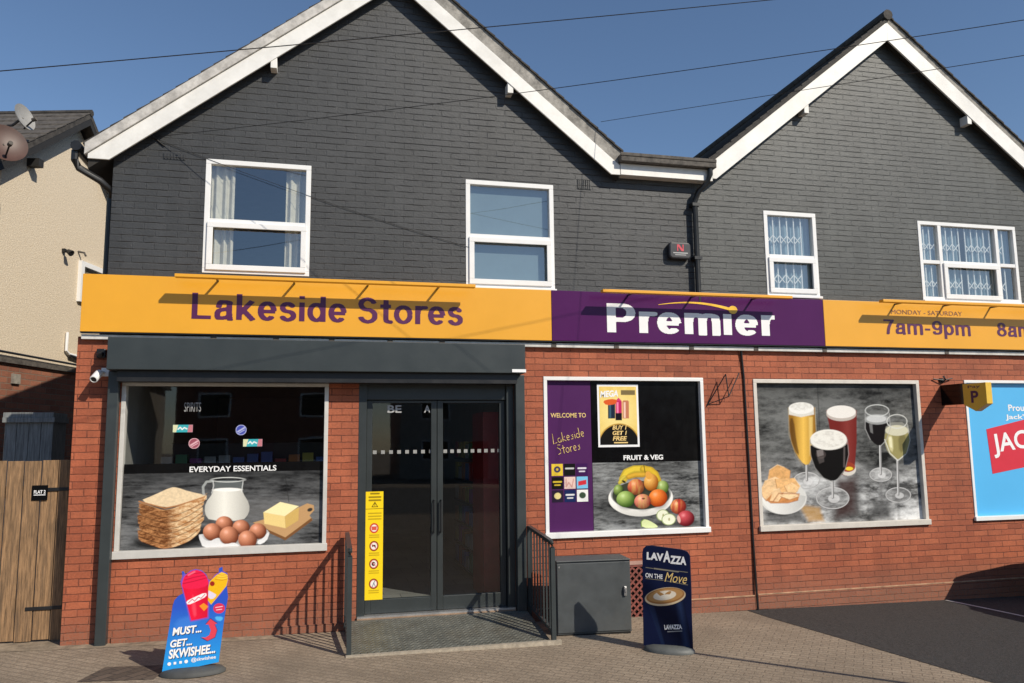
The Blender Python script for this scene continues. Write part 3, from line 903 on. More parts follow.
# ---- entrance doors
df = MB()
df.box(.412, .50, -.004, .16, .13, 2.69); df.box(2.12, 2.208, -.004, .16, .13, 2.69)
df.box(.5, 2.12, .03, .16, 2.50, 2.69)
DF = df.build('door_frame', M_anth2, B, bevel=0.004)
MB().box(.42, 2.2, -0.03, .2, .10, .135).build('threshold', M_steel, DF)
MB().box(.42, 2.2, -0.045, -0.03, .02, .115).build('step_edge', mat('timber step edge', (.3, .2, .13), .7, var=.2), DF)
def leaf(x0, x1, hx):
    f = MB()
    f.box(x0, x0 + .065, .07, .13, .14, 2.495); f.box(x1 - .065, x1, .07, .13, .14, 2.495)
    f.box(x0 + .065, x1 - .065, .07, .13, .14, .29); f.box(x0 + .065, x1 - .065, .07, .13, 2.465, 2.495)
    o = f.build('door_leaf', M_anth2, B, bevel=0.004)
    MB().pane(x0 + .06, x1 - .06, .10, .285, 2.475).build('glass', M_glassd, o)
    n = 9 if hx > 1.3 else 8
    md = mat('frosted dots', (.3, .3, .29), .6)
    for k in range(n):
        x = x0 + .075 + (x1 - x0 - .16) * k / (n - 1)
        MB().box(x, x + .042, .094, .0955, 1.888, 1.928).build('manifestation_dot', md, o)
    MB().tube([(hx, .07, 1.0), (hx, .03, 1.0), (hx, .03, 1.35), (hx, .07, 1.35)], .012, 8).build('handle', M_black, o, smooth=True)
    return o
L1 = leaf(.505, 1.305, 1.27)
L2 = leaf(1.312, 2.115, 1.35)
text('BE', .74, .90, 2.355, 2.44, .092, M_gtxt, L1, bold=.02)
text('A', 1.16, 1.235, 2.355, 2.44, .092, M_gtxt, L1, bold=.02)

# ================================================================== FASCIA SIGNS
def fascia(x0, x1, m, label):
    t = thing('fascia_sign', label, 'shop sign', (x0, 0, 3.19))
    b = MB(); b.box(0, x1 - x0, -0.10, -0.02, 0.012, .625)
    b.build('sign_panel', m, t, bevel=0.003)
    b = MB(); b.box(0, x1 - x0, -0.092, -0.02, 0.0, 0.0115); b.build('shadow_line', M_black, t)  # black strip drawn as the thin shadow line below the panel
    return t
F1 = fascia(-2.46, 2.663, M_yel, 'long yellow fascia sign with purple lettering above shutter box and doors')
F2 = fascia(2.667, 6.384, M_pur, 'purple fascia sign with white lettering in middle of shopfront')
F3 = fascia(6.388, 10.44, M_yel, 'yellow fascia sign giving opening hours at right end of shopfront')
def sign_text(F, s, x0, x1, z0, z1, m, **k):
    return text(s, x0 - F.location.x, x1 - F.location.x, z0 - 3.19, z1 - 3.19, -0.103, m, F, **k)
FASCIA_WORDS = [(F1, 'Lakeside Stores', -1.38, 1.59, 3.36, .29, M_purtxt, .185, .075, .145), (F2, 'Prem!er', 3.36, 5.66, 3.315, .365, M_wtxt, .225, .075, .16),
                (F3, '7am-9pm', 7.29, 8.68, 3.385, .195, M_purtxt, .18, .08, .145), (F3, '8am', 9.12, 9.72, 3.385, .195, M_purtxt, .18, .08, .145)]
for F_, w_, xa_, xb_, z_, cap_, m_, t_, g_, h_ in FASCIA_WORDS:
    sans(w_, xa_ - F_.location.x, xb_ - F_.location.x, z_ - 3.19, cap_, -0.103, m_, F_, t_, g_, h_)
# gold swoosh ending in a ball over the i
sw = MB()
pts = []
for k in range(15):
    t = k / 14
    pts.append((4.05 + 1.0 * t, 3.655 + .075 * math.sin(t * 2.2 + .3) - .055 * t * t * 1.1))
top = [(x, z + .004 + .02 * (i / 14)) for i, (x, z) in enumerate(pts)]
bot = [(x, z - .002 - .012 * (i / 14)) for i, (x, z) in enumerate(pts)]
sw.prism([(x - F2.location.x, z - 3.19) for x, z in bot + top[::-1]], -0.1045, -0.1028)
cx, cz = pts[-1]
sw.prism([(cx + .02 + .062 * math.cos(a) - F2.location.x, cz + .002 + .052 * math.sin(a) - 3.19) for a in [6.283 * i / 24 for i in range(24)]], -0.106, -0.1046)
sw.build('swoosh', mat('gold swoosh', (.85, .5, .04), .35), F2)
sign_text(F3, 'MONDAY - SATURDAY', 7.42, 8.56, 3.655, 3.715, mat('thin purple letters', (.22, .09, .06), .4))
# white strip under the fascia (belongs to the building)
tr = MB()
xs = [-2.46, -1.15, 0.1, 1.35, 2.7, 4.5, 6.4, 8.3, 10.44]
for a, b_ in zip(xs, xs[1:]): tr.box(a + .004, b_ - .004, -0.055, 0.0, 3.128, 3.178)
tr.build('trim_strip', mat('dull white trim', (.6, .59, .56), .5, var=.15, scale=6, dirt=(.35, .33, .3), dirt_amt=.5), B, bevel=0.003)
for x in xs[1:-1] + [-.5, .75, 3.5, 5.4]: MB().box(x - .03, x + .03, -0.062, -0.0, 3.13, 3.188).build('strip_clip', M_gut, B)
# trough lights standing off the fascia top
def trough(x0, x1, n, label):
    t = thing('trough_light', label, 'sign light', (x0, -0.02, 3.80))
    b = MB(); b.prism([(0, -.035), (x1 - x0, -.035), (x1 - x0, .0), (0, .0)], -.34, -.255)
    b.build('light_housing', M_yel, t, bevel=0.004)
    for k in range(n):
        x = (x1 - x0) * (k + .5) / n
        a = MB(); a.bar((x, -.26, -.018), (x, .0, -.012), .018, .018); a.build('bracket_arm', M_anth, t)
    return t
trough(-1.52, 1.69, 4, 'yellow trough light bar with four arms above the purple letters on the long yellow sign')
trough(3.23, 5.77, 3, 'yellow trough light bar over the purple fascia sign')
trough(7.10, 10.2, 4, 'yellow trough light bar over the opening hours sign at right')

# ================================================================== WINDOW GRAPHICS
# --- bread, milk, eggs, butter
a = Art(460, 200, [(22, 30), (1002, 22), (985, 405), (8, 450)], G(.03))
bgc = slate(a, (.012, .012, .013), (.16, .165, .17), 3, 330, 120)
fade = np.clip((a.y - 20) / 160, 0.1, 1)[..., None]
a.put(np.ones(a.x.shape), bgc * (.35 + .65 * fade))
a.put(a.ell(560, 235, 330, 60, 0, 90) * .35, G(.24))
a.put(a.ell(820, 240, 200, 60, -.1, 80) * .35, G(.25))
a.put(a.line([(805, 40), (822, 190)], 4, 4) * .7, G(.02))
a.put(a.poly([(80, 380), (260, 440), (420, 330), (440, 400), (250, 455), (60, 420)], 50) * .8, G(.008))
# jug
jug = [(440, 70), (600, 70), (588, 140), (625, 200), (622, 250), (590, 290), (430, 290), (405, 250), (408, 195), (445, 140)]
mj = a.poly(jug, 3, 1)
a.put(mj, lin(95, 100, 100))
milk = a.poly([(446, 118), (588, 115), (592, 140), (625, 200), (622, 250), (590, 290), (430, 290), (405, 250), (408, 195), (445, 142)], 3, 1)
sh_ = np.clip((a.x - 400) / 225, 0, 1)[..., None]
a.put(milk, (1 - np.abs(sh_ - .45) * .9) * np.array(lin(238, 236, 226)))
a.put(a.ring(520, 68, 84, 14, 4), lin(225, 228, 225))
a.put(a.ell(517, 122, 70, 10), lin(245, 244, 238))
a.put(a.line([(445, 75), (415, 78), (398, 105), (400, 140), (412, 170)], 12) * .6, lin(190, 195, 192))
a.put(a.line([(447, 78), (450, 100), (440, 140)], 4) * .7, lin(230, 230, 228))
a.put(a.line([(594, 78), (586, 135)], 4) * .7, lin(225, 228, 225))
# bread
a.put(a.poly([(80, 400), (240, 440), (400, 330), (430, 380), (260, 452), (90, 430)], 30) * .9, G(.006))
bn_ = a.noise(30, 11, 41, 5, .7)[..., None]
bn2 = a.noise(9, 5, 43, 3, .7)[..., None]
for k in range(6, -1, -1):
    rr_ = random.Random(60 + k)
    y0 = 200 + k * 29 + rr_.uniform(-4, 4)
    o1, o2, o3 = rr_.uniform(-9, 8), rr_.uniform(-10, 10), rr_.uniform(-14, 6) - k * 4
    th = 36 + rr_.uniform(-3, 5)
    pts_ = [(92 + o1, y0 - 14), (150, y0 + 12 + o2 * .4), (212 + o2, y0 + 34), (262 + o2, y0 + 24), (330, y0 - 12 + o1 * .5), (414 + o3, y0 - 56), (412 + o3, y0 - 56 + th), (335, y0 - 8 + th), (266 + o2, y0 + 26 + th), (210 + o2, y0 + 36 + th), (150, y0 + 14 + th), (96 + o1, y0 - 10 + th)]
    side = a.poly(pts_, 4, 1)
    right_ = np.clip((a.x - 225) / 50, 0, 1)[..., None]
    lo_ = np.array(lin(104, 62, 34)) * (1 - right_) + np.array(lin(182, 128, 80)) * right_
    hi_ = np.array(lin(190, 134, 86)) * (1 - right_) + np.array(lin(240, 212, 168)) * right_
    q_ = np.clip((bn_ * 1.0 + bn2 * .55 - .58) * 2.0, 0, 1)
    a.put(side, lo_ * (1 - q_) + hi_ * q_)
    a.put(a.line([(x, y + 1) for x, y in pts_[6:][::-1]][::-1], 4, 5) * .7, lin(52, 28, 16))
    a.put(a.line(pts_[:6], 4, 4) * .35, lin(226, 178, 120))
top = a.poly([(95, 180), (160, 150), (245, 105), (275, 108), (330, 130), (410, 150), (395, 168), (275, 205), (215, 218)], 3, 1)
n = a.noise(10, 8, 77, 4)[..., None]
a.put(top, np.array(lin(234, 210, 172)) * (.76 + .34 * n) )
a.put(a.line([(95, 182), (215, 220), (275, 207), (405, 160)], 7) * .9, lin(176, 118, 70))
# board and butter
a.put(a.poly([(640, 300), (700, 330), (800, 392), (940, 285), (925, 262), (950, 235), (948, 208), (915, 198), (880, 215), (830, 240)], 3), lin(190, 150, 105))
a.put(a.poly([(640, 300), (700, 330), (800, 378), (935, 275), (940, 288), (800, 394), (700, 345)], 3), lin(120, 82, 50))
a.put(a.ell(928, 232, 14, 9, -.4), lin(60, 55, 50))
a.put(a.poly([(693, 245), (800, 265), (803, 330), (697, 306)], 3), lin(232, 205, 135))
a.put(a.poly([(800, 265), (872, 218), (868, 288), (803, 330)], 3), lin(206, 172, 100))
a.put(a.poly([(693, 245), (778, 190), (872, 213), (800, 266)], 3), lin(248, 232, 178))
# eggs in their carton
a.put(a.poly([(370, 365), (400, 360), (560, 340), (700, 330), (722, 350), (705, 405), (560, 428), (420, 425)], 3, 1), lin(205, 205, 205))
egg_lo, egg_hi = lin(120, 62, 40), lin(222, 150, 116)
for x, y, rx, ry in ((500, 305, 42, 40), (582, 325, 42, 40), (442, 350, 45, 47), (665, 345, 42, 42), (523, 370, 47, 50), (613, 390, 46, 48)):
    a.ball(x, y, rx, ry, egg_lo, egg_hi)
a.put(a.poly([(372, 365), (392, 372), (402, 392), (430, 400), (455, 385), (475, 380), (482, 408), (510, 415), (545, 405), (565, 415), (575, 428), (560, 445), (400, 445)], 3, 1), lin(216, 216, 216))
a.put(a.poly([(660, 395), (690, 385), (712, 350), (724, 352), (706, 400), (665, 420)], 3, 1), lin(222, 222, 222))
tA = thing('window_graphic', 'photo print of sliced bread, milk jug, eggs and butter across left shop window', 'window poster', (-1.0, .04, .93))
a.build('printed_film', M_print, tA, -1.0, 1.035, .005, .79)
text('EVERYDAY ESSENTIALS', -.355, .535, .795, .855, -.003, M_wtxt, tA, bold=.02)
MB().box(-1.0, 1.035, .002, .004, .79, .89).build('black_band', M_blk, tA)

# loose stickers on the glass of the left window
def sticker_bar(x, z, label):
    t = thing('window_sticker', label, 'sticker', (x, .046, z))
    b = Art(60, 24, [(0, 0), (60, 0), (60, 24), (0, 24)], lin(60, 165, 175))
    b.put(b.poly([(0, 0), (16, 0), (10, 24), (0, 24)]), lin(215, 215, 175)); b.put(b.poly([(48, 0), (60, 0), (60, 24), (44, 24)]), lin(190, 120, 130))
    b.put(b.line([(16, 14), (22, 8), (28, 15), (34, 9), (42, 13)], 4), lin(225, 235, 235))
    b.build('printed_film', M_print, t, -.1, .1, -.04, .04)
sticker_bar(-1.44, 1.98 + .21, 'small turquoise bar sticker below the faint grey word on left window')
sticker_bar(-.72, 1.82 + .21, 'small turquoise bar sticker lower right of the blue round sticker')
def sticker_round(x, z, c1, c2, label):
    t = thing('window_sticker', label, 'sticker', (x, .046, z))
    b = Art(40, 40, [(0, 0), (40, 0), (40, 40), (0, 40)], c1)
    b.put(b.ring(20, 20, 20, 20, 3), c2); b.put(b.line([(9, 26), (31, 12)], 6), c2); b.put(b.line([(12, 32), (32, 20)], 3), c2)
    b.alpha = b.ell(20, 20, 19.5, 19.5)
    b.build('printed_film', M_print, t, -.058, .058, -.058, .058)
sticker_round(-1.32, 2.03, lin(150, 80, 95), lin(215, 170, 178), 'round pink sticker on the dark left window glass')
sticker_round(-.845, 2.17, lin(70, 80, 165), lin(170, 175, 215), 'round blue sticker on the dark left window glass')
tS = thing('window_lettering', 'faint grey word reading spirits on the dark left window', 'lettering', (-1.35, .047, 2.42))
text('SPIRITS', -.085, .085, -.05, .05, 0, mat('faint grey film', (.3, .3, .3), .6), tS, bold=.0)

# --- purple welcome panel, offer poster, fruit
tB = thing('window_graphic', 'purple welcome panel with gold lettering and nine small logo squares in window', 'window poster', (2.62, .05, .945))
MB().box(0, .565, 0, .004, 0, 1.79).build('printed_film', M_purv, tB)
text('WELCOME TO', .055, .50, 1.345, 1.40, -.002, M_gold, tB, bold=.012)
def scribble(lines, wd, m, parent, name='handwriting'):
    b = MB()
    for pts in lines:
        b.tube([(x, -.003, z) for x, z in pts], wd / 2, 6)
    return b.build(name, m, parent, smooth=True)
# hand-drawn strokes of the two gold words
def hand(word_strokes, ox, oz, s, rot):
    out = []
    for pts in word_strokes:
        out.append([(ox + s * (x * math.cos(rot) - z * math.sin(rot)), oz + s * (x * math.sin(rot) + z * math.cos(rot))) for x, z in pts])
    return out
def arc(cx, cz, rx, rz, a0, a1, n=9):
    return [(cx + rx * math.cos(R(a0 + (a1 - a0) * i / n)), cz + rz * math.sin(R(a0 + (a1 - a0) * i / n))) for i in range(n + 1)]
lake = [[(.3, 2.1), (.1, 0), (.9, .1)], arc(1.5, .45, .35, .45, 60, 400) + [(1.85, 0)], [(2.3, 1.9), (2.2, 0)], [(2.8, 1), (2.25, .45), (2.9, 0)],
        [(3.1, .5), (3.7, .55)] + arc(3.45, .5, .3, .5, 20, 310), [(4.6, .9), (4.2, .8), (4.5, .45), (4.5, .1), (4.05, .05)], [(4.95, .9), (4.95, 0)], [(4.97, 1.3), (4.99, 1.36)],
        arc(5.6, .45, .35, .45, 60, 400), [(6.0, 2.0), (5.95, 0)], [(6.3, .5), (6.9, .55)] + arc(6.65, .5, .3, .5, 20, 310)]
stor = [[(.9, 1.9), (.4, 2.0), (.1, 1.5), (.7, 1.0), (.7, .3), (.1, .05)], [(1.4, 1.7), (1.35, 0)], [(1.05, 1.1), (1.75, 1.15)], arc(2.2, .5, .35, .5, 0, 360),
        [(2.85, 1.0), (2.85, 0)], [(2.85, .7), (3.1, 1.0), (3.3, .95)], [(3.5, .5), (4.1, .55)] + arc(3.85, .5, .3, .5, 20, 310), [(5.0, .9), (4.6, .8), (4.9, .45), (4.9, .1), (4.45, .05)]]
scribble(hand(lake, .08, 1.03, .058, R(13)) + hand(stor, .14, .90, .058, R(13)), .009, M_gold, tB)
cols = [lin(222, 190, 60), lin(20, 20, 20), lin(60, 25, 80), lin(18, 18, 18), lin(225, 195, 185), lin(120, 190, 225), lin(40, 30, 50), lin(25, 40, 85), lin(235, 235, 230)]
acc = [lin(60, 60, 90), lin(200, 200, 200), lin(225, 220, 230), lin(220, 190, 60), lin(200, 150, 140), lin(200, 50, 60), lin(220, 205, 140), lin(225, 225, 225), lin(60, 80, 60)]
for k in range(9):
    i, j = k % 3, k // 3
    xa, za = .055 + i * .155, .655 - j * .155
    b = Art(30, 30, [(0, 0), (30, 0), (30, 30), (0, 30)], cols[k])
    if k in (0, 6, 8): b.put(b.ell(15, 14, 9, 8), acc[k])
    if k in (0,): b.put(b.ell(15, 14, 3, 3), cols[k])
    if k in (1, 2, 3, 7): b.put(b.line([(5, 12), (25, 12)], 4), acc[k])
    if k in (2, 3, 7): b.put(b.line([(8, 20), (22, 20)], 3), acc[k])
    if k in (4,): b.put(b.line([(5, 5), (5, 25), (12, 14), (20, 26), (25, 6)], 3), acc[k])
    if k == 5: b.put(b.poly([(4, 12), (26, 8), (26, 20), (4, 23)]), acc[k])
    b.build('logo_square', M_print, tB, xa, xa + .14, za, za + .14, -.002)

tC = thing('window_graphic', 'photo print of a fruit bowl and cut apples below fruit and veg lettering', 'window poster', (3.19, .05, .945))
MB().box(0, 1.43, .001, .004, .80, 1.79).build('black_film', M_blk, tC)
a = Art(300, 200, [(25, 90), (840, 84), (860, 605), (35, 622)], G(.05))
bgc = slate(a, (.02, .021, .022), (.30, .31, .31), 12, 230, 110)
a.put(np.ones(a.x.shape), bgc)
a.put(a.ell(300, 440, 260, 120, .1, 160) * .8, G(.012))
a.put(a.ell(520, 130, 340, 50, 0, 80) * .6, G(.03))
# bowl
a.put(a.ell(382, 372, 240, 145), lin(225, 225, 220))
a.put(a.ell(384, 345, 226, 122), lin(150, 152, 150))
a.put(a.ell(384, 350, 215, 112), lin(58, 62, 50))
rim = a.ell(382, 372, 240, 145) * (1 - a.ell(384, 338, 228, 128))
a.put(rim, np.array(lin(240, 238, 232)) * (1 - .35 * np.clip((a.y - 420) / 110, 0, 1))[..., None])
# bananas
for pts, wd, c in (([(250, 222), (275, 170), (330, 146), (400, 145), (455, 160)], 62, lin(214, 186, 60)), ([(225, 250), (238, 225), (260, 205)], 28, lin(200, 180, 70)), ([(400, 145), (450, 152), (488, 185), (508, 235)], 54, lin(205, 170, 48)), ([(290, 205), (340, 190), (400, 190)], 40, lin(205, 160, 52))):
    a.put(a.line(pts, wd), np.array(c) * .75)
    a.put(a.line([(x, y - 5) for x, y in pts], wd * .55, 10), np.array(c) * 1.12)
a.put(a.line([(403, 112), (413, 170)], 5), lin(70, 60, 25))
a.put(a.ell(255, 242, 16, 8, .6), lin(40, 35, 15))
a.ball(215, 310, 36, 46, lin(50, 78, 28), lin(150, 175, 90))
a.ball(545, 290, 46, 52, lin(80, 112, 40), lin(178, 200, 120))
a.ball(345, 285, 62, 64, lin(120, 30, 22), lin(225, 110, 80), streak=lin(220, 160, 90))
a.ball(458, 250, 54, 68, lin(170, 95, 25), lin(240, 185, 95))
a.put(a.ell(440, 195, 24, 34, -.3), lin(222, 160, 70))
a.ball(268, 380, 68, 64, lin(66, 100, 34), lin(172, 200, 112))
a.ball(510, 375, 70, 70, lin(178, 66, 12), lin(246, 140, 60))
a.ball(394, 400, 62, 58, lin(150, 45, 40), lin(238, 150, 128), streak=lin(225, 170, 110))
a.put(a.ell(400, 378, 12, 7), lin(110, 70, 40))
# fruit on the table
a.put(a.ell(640, 580, 200, 26, 0, 30) * .8, G(.01))
a.ball(664, 445, 60, 60, lin(150, 55, 35), lin(240, 180, 110), streak=lin(190, 60, 50))
a.ball(722, 540, 66, 62, lin(96, 14, 26), lin(205, 80, 88))
a.put(a.ell(668, 545, 12, 30, -.2) * .8, lin(225, 190, 180))
a.put(a.line([(662, 385), (660, 408)], 4), lin(50, 30, 20))
for x, y, rx, ry in ((545, 512, 48, 46), (590, 545, 54, 46)):
    a.put(a.ell(x, y, rx, ry), lin(150, 165, 110)); a.put(a.ell(x + 1, y, rx - 6, ry - 6), lin(228, 230, 205)); a.put(a.ell(x + 4, y, 7, 12), lin(170, 165, 120))
a.put(a.poly([(382, 560), (400, 540), (440, 548), (510, 595), (500, 610), (390, 608)], 3, 1), lin(205, 215, 160))
a.put(a.line([(386, 600), (382, 560), (400, 542)], 6), lin(110, 140, 60))
a.build('printed_film', M_print, tC, 0, 1.43, 0, .80, 0)
text('FRUIT & VEG', .40, .92, .825, .885, -.002, M_wtxt, tC, bold=.03)
# offer poster taped to the black film
tD = thing('offer_poster', 'white framed yellow drinks offer poster hung in top of purple panel window', 'poster', (3.27, .045, 1.93))
MB().box(0, .535, 0, .004, 0, .765).build('poster_card', M_wtxt, tD)
a = Art(120, 180, [(90, 80), (405, 80), (415, 560), (100, 560)], lin(228, 198, 110))
a.put(a.ell(250, 300, 150, 160, 0, 120) * .7, lin(240, 222, 150))
for k in range(18):
    aa = k * 20
    a.put(a.poly([(250, 330), (250 + 400 * math.cos(R(aa)), 330 + 400 * math.sin(R(aa))), (250 + 400 * math.cos(R(aa + 8)), 330 + 400 * math.sin(R(aa + 8)))], 3) * .35, lin(238, 212, 130))
a.put(a.ell(258, 560, 175, 175), lin(190, 150, 70))
a.put(a.ell(258, 565, 168, 170), lin(18, 17, 15))
for x0_, x1_, c1, c2 in ((165, 225, lin(25, 40, 60), lin(60, 90, 110)), (228, 282, lin(190, 40, 95), lin(235, 130, 170)), (288, 342, lin(190, 120, 90), lin(235, 200, 180))):
    a.put(a.poly([(x0_, 205), (x0_ + 8, 195), (x1_ - 8, 195), (x1_, 205), (x1_, 345), (x0_, 345)]), c1)
    a.put(a.poly([(x0_ + 10, 210), (x0_ + 26, 210), (x0_ + 26, 340), (x0_ + 10, 340)]), c2)
a.put(a.poly([(228, 300), (282, 300), (282, 360), (228, 360)]), lin(20, 15, 25))
a.put(a.poly([(228, 200), (254, 172), (282, 200)]), lin(205, 60, 110))
a.put(a.poly([(118, 200), (190, 182), (245, 190), (235, 225), (150, 238)], 3, 1), lin(214, 90, 40))
a.put(a.poly([(275, 110), (395, 110), (395, 150), (275, 150)]), lin(120, 105, 70))
a.build('poster_print', M_print, tD, .025, .51, .028, .737, -.002)
text('MEGA', .035, .27, .60, .68, -.004, M_wtxt, tD, bold=.04, shear=.25, rot=.06)
for k, s_ in enumerate(('BUY 1', 'GET 1', 'FREE')):
    text(s_, .185, .37, .21 - k * .066, .262 - k * .066, -.004, M_gold, tD, bold=.03, shear=.2)
b = MB(); b.box(.2, .38, -.005, -.0045, .045, .06); b.build('small_print', M_gold, tD)

# --- beers and wines
a = Art(400, 330, [(56, 78), (642, 82), (668, 582), (78, 604)], G(.1))
bgc = slate(a, (.008, .008, .008), (.17, .174, .17), 22, 170, 120)
t = np.clip((a.y - 350) / 110 + (a.noise(120, 60, 31, 3) - .5) * 1.2, 0, 1)[..., None]
hi = slate(a, (.06, .06, .06), (.72, .73, .73), 25, 210, 160)
a.put(np.ones(a.x.shape), bgc * (1 - t) + hi * t)
a.put(np.clip(1 - (a.y - 78) / 90, 0, 1) * .6, G(.012))
a.put(a.line([(282, 80), (292, 330)], 3, 4) * .6, G(.015))
a.put(a.line([(505, 80), (560, 330)], 3, 4) * .5, G(.015))
for pts in ([(85, 600), (95, 560), (220, 540), (240, 600)], [(330, 600), (350, 440), (425, 430), (440, 580)], [(450, 590), (480, 520), (540, 515), (555, 585)]):
    a.put(a.poly(pts, 30) * .75, G(.025))
a.put(a.poly([(355, 440), (420, 430), (415, 560), (340, 580)], 30) * .6, lin(62, 28, 24))
a.put(a.poly([(210, 530), (285, 540), (300, 590), (245, 590)], 14) * .75, lin(176, 132, 56))
def stem_base(cx, cy, rx, ry, y_top, c=(.55, .56, .55)):
    a.put(a.ell(cx, cy, rx, ry), G(.20)); a.put(a.ell(cx, cy - 1, rx - 4, ry - 3), np.array(hi) * .85 + .1)
    a.put(a.ring(cx, cy, rx, ry, 2.5), G(.6)); a.put(a.ell(cx + 4, cy + 2, rx * .35, ry * .4) * .6, G(.72))
    a.put(a.line([(cx, y_top), (cx, cy - 2)], 9), G(.22)); a.put(a.line([(cx - 2, y_top), (cx - 2, cy - 2)], 3), G(.7))
# tall lager flute
stem_base(240, 442, 48, 32, 385)
fl = a.poly([(176, 160), (272, 160), (272, 200), (275, 260), (268, 330), (252, 380), (232, 385), (205, 350), (182, 290)], 3, 1)
gx = ((a.x - 225) / 48)[..., None]
a.put(fl, np.array(lin(150, 105, 30)) * (1 - np.clip(1 - np.abs(gx - .1) * 1.2, 0, 1)) + np.array(lin(236, 190, 88)) * np.clip(1 - np.abs(gx - .1) * 1.2, 0, 1))
a.put(a.poly([(180, 210), (195, 210), (205, 300), (215, 350), (200, 335), (183, 280)], 5, 1) * .8, lin(82, 52, 16))
a.put(a.poly([(178, 172), (268, 172), (269, 196), (222, 206), (178, 196)], 4), lin(216, 214, 206)); a.put(a.ell(223, 172, 45, 22), lin(236, 235, 230)); a.put(a.ell(222, 166, 40, 15) * np.clip(a.noise(12, 8, 95, 4) * 2 - .7, 0, 1), lin(205, 203, 196))
a.put(a.poly([(250, 205), (264, 205), (262, 300), (250, 350)], 6) * .5, lin(250, 222, 140)); a.put(a.line([(273, 170), (276, 260), (268, 332), (250, 384)], 2.5) * .6, lin(190, 180, 150)); a.put(a.line([(176, 170), (178, 270), (202, 352), (228, 386)], 2.5) * .6, lin(170, 150, 110))
# red ale pint
pa = a.poly([(313, 180), (426, 180), (424, 300), (415, 395), (385, 425), (350, 415), (335, 300)], 3)
a.put(pa, np.array(lin(112, 34, 30)) + .06 * np.clip(1 - np.abs((a.x - 390) / 30), 0, 1)[..., None] * np.array([1, .3, .25]))
a.put(a.ell(390, 400, 30, 24), lin(210, 205, 195)); a.put(a.ell(390, 392, 27, 18), lin(150, 60, 40)); a.put(a.ell(395, 398, 14, 7), lin(235, 205, 60))
a.put(a.ell(369, 195, 55, 26), lin(188, 178, 170)); a.put(a.ell(369, 186, 54, 24), lin(232, 228, 222))
# stout goblet
stem_base(333, 506, 60, 40, 440)
st = a.poly([(252, 295), (390, 295), (394, 350), (380, 405), (350, 440), (318, 444), (285, 420), (258, 370)], 3, 1)
a.put(st, lin(12, 9, 8)); a.put(a.ell(292, 345, 18, 16, .2) * .5, lin(88, 78, 76)); a.put(a.line([(378, 320), (376, 390)], 5, 5) * .6, lin(120, 110, 108))
a.put(a.ell(321, 298, 67, 31), lin(170, 165, 158)); a.put(a.ell(321, 290, 67, 38), lin(232, 230, 222))
fn = a.noise(16, 10, 91, 4)
a.put(a.ell(321, 288, 58, 30) * np.clip(fn * 2 - .9, 0, 1), lin(196, 192, 184))
# red wine
stem_base(512, 420, 42, 26, 312)
a.put(a.poly([(457, 180), (550, 180), (552, 240), (535, 290), (510, 315), (485, 305), (462, 260)], 3, 1) * .55, lin(120, 122, 120))
a.put(a.poly([(456, 215), (548, 215), (545, 260), (528, 300), (508, 315), (484, 302), (460, 262)], 3, 1), lin(14, 8, 10))
a.put(a.ell(503, 214, 47, 20), lin(150, 152, 152)); a.put(a.ell(500, 212, 38, 14), lin(196, 198, 198))
a.put(a.ring(503, 181, 46, 23, 3), lin(205, 208, 206)); a.put(a.line([(458, 185), (457, 250), (475, 290)], 3) * .7, lin(160, 160, 160))
# white wine
stem_base(577, 495, 48, 28, 365)
a.put(a.poly([(537, 225), (618, 225), (628, 290), (615, 340), (578, 372), (540, 340), (527, 295)], 3, 1) * .6, lin(160, 160, 150))
a.put(a.poly([(533, 258), (622, 258), (626, 295), (612, 342), (578, 370), (542, 340), (528, 297)], 3, 1), lin(150, 142, 92))
a.put(a.poly([(540, 275), (560, 275), (562, 340), (545, 325)], 6, 1) * .8, lin(216, 208, 160)); a.put(a.poly([(580, 272), (612, 270), (610, 320), (585, 345)], 8, 1) * .6, lin(92, 84, 48))
a.put(a.ell(577, 256, 44, 20), lin(205, 202, 178)); a.put(a.ring(578, 222, 40, 27, 3), lin(210, 212, 208))
a.put(a.line([(530, 290), (548, 340), (578, 368), (608, 345)], 4) * .7, lin(225, 225, 218))
a.put(a.line([(254, 290), (254, 345), (270, 395), (300, 432), (333, 446)], 2.5) * .7, lin(140, 138, 136)); a.put(a.line([(390, 290), (394, 345), (380, 400), (352, 436)], 2.5) * .7, lin(150, 148, 146))
a.put(a.poly([(276, 330), (300, 326), (302, 348), (280, 354)], 3) * .5, lin(150, 142, 140)); a.put(a.poly([(278, 358), (302, 352), (304, 372), (286, 380)], 3) * .3, lin(120, 112, 110))
a.put(a.line([(549, 190), (553, 245), (536, 292), (512, 316)], 2.5) * .7, lin(178, 178, 176)); a.put(a.poly([(472, 232), (484, 230), (486, 268), (476, 262)], 3) * .5, lin(150, 150, 150))
a.put(a.poly([(545, 282), (556, 280), (558, 322), (549, 318)], 3) * .7, lin(238, 234, 200)); a.put(a.line([(618, 232), (627, 292), (612, 342)], 2.5) * .7, lin(200, 200, 192))
for cx_, y0_, y1_ in ((512, 450, 580), (577, 525, 590)): a.put(a.line([(cx_, y0_), (cx_, y1_)], 10, 8) * .4, G(.12))
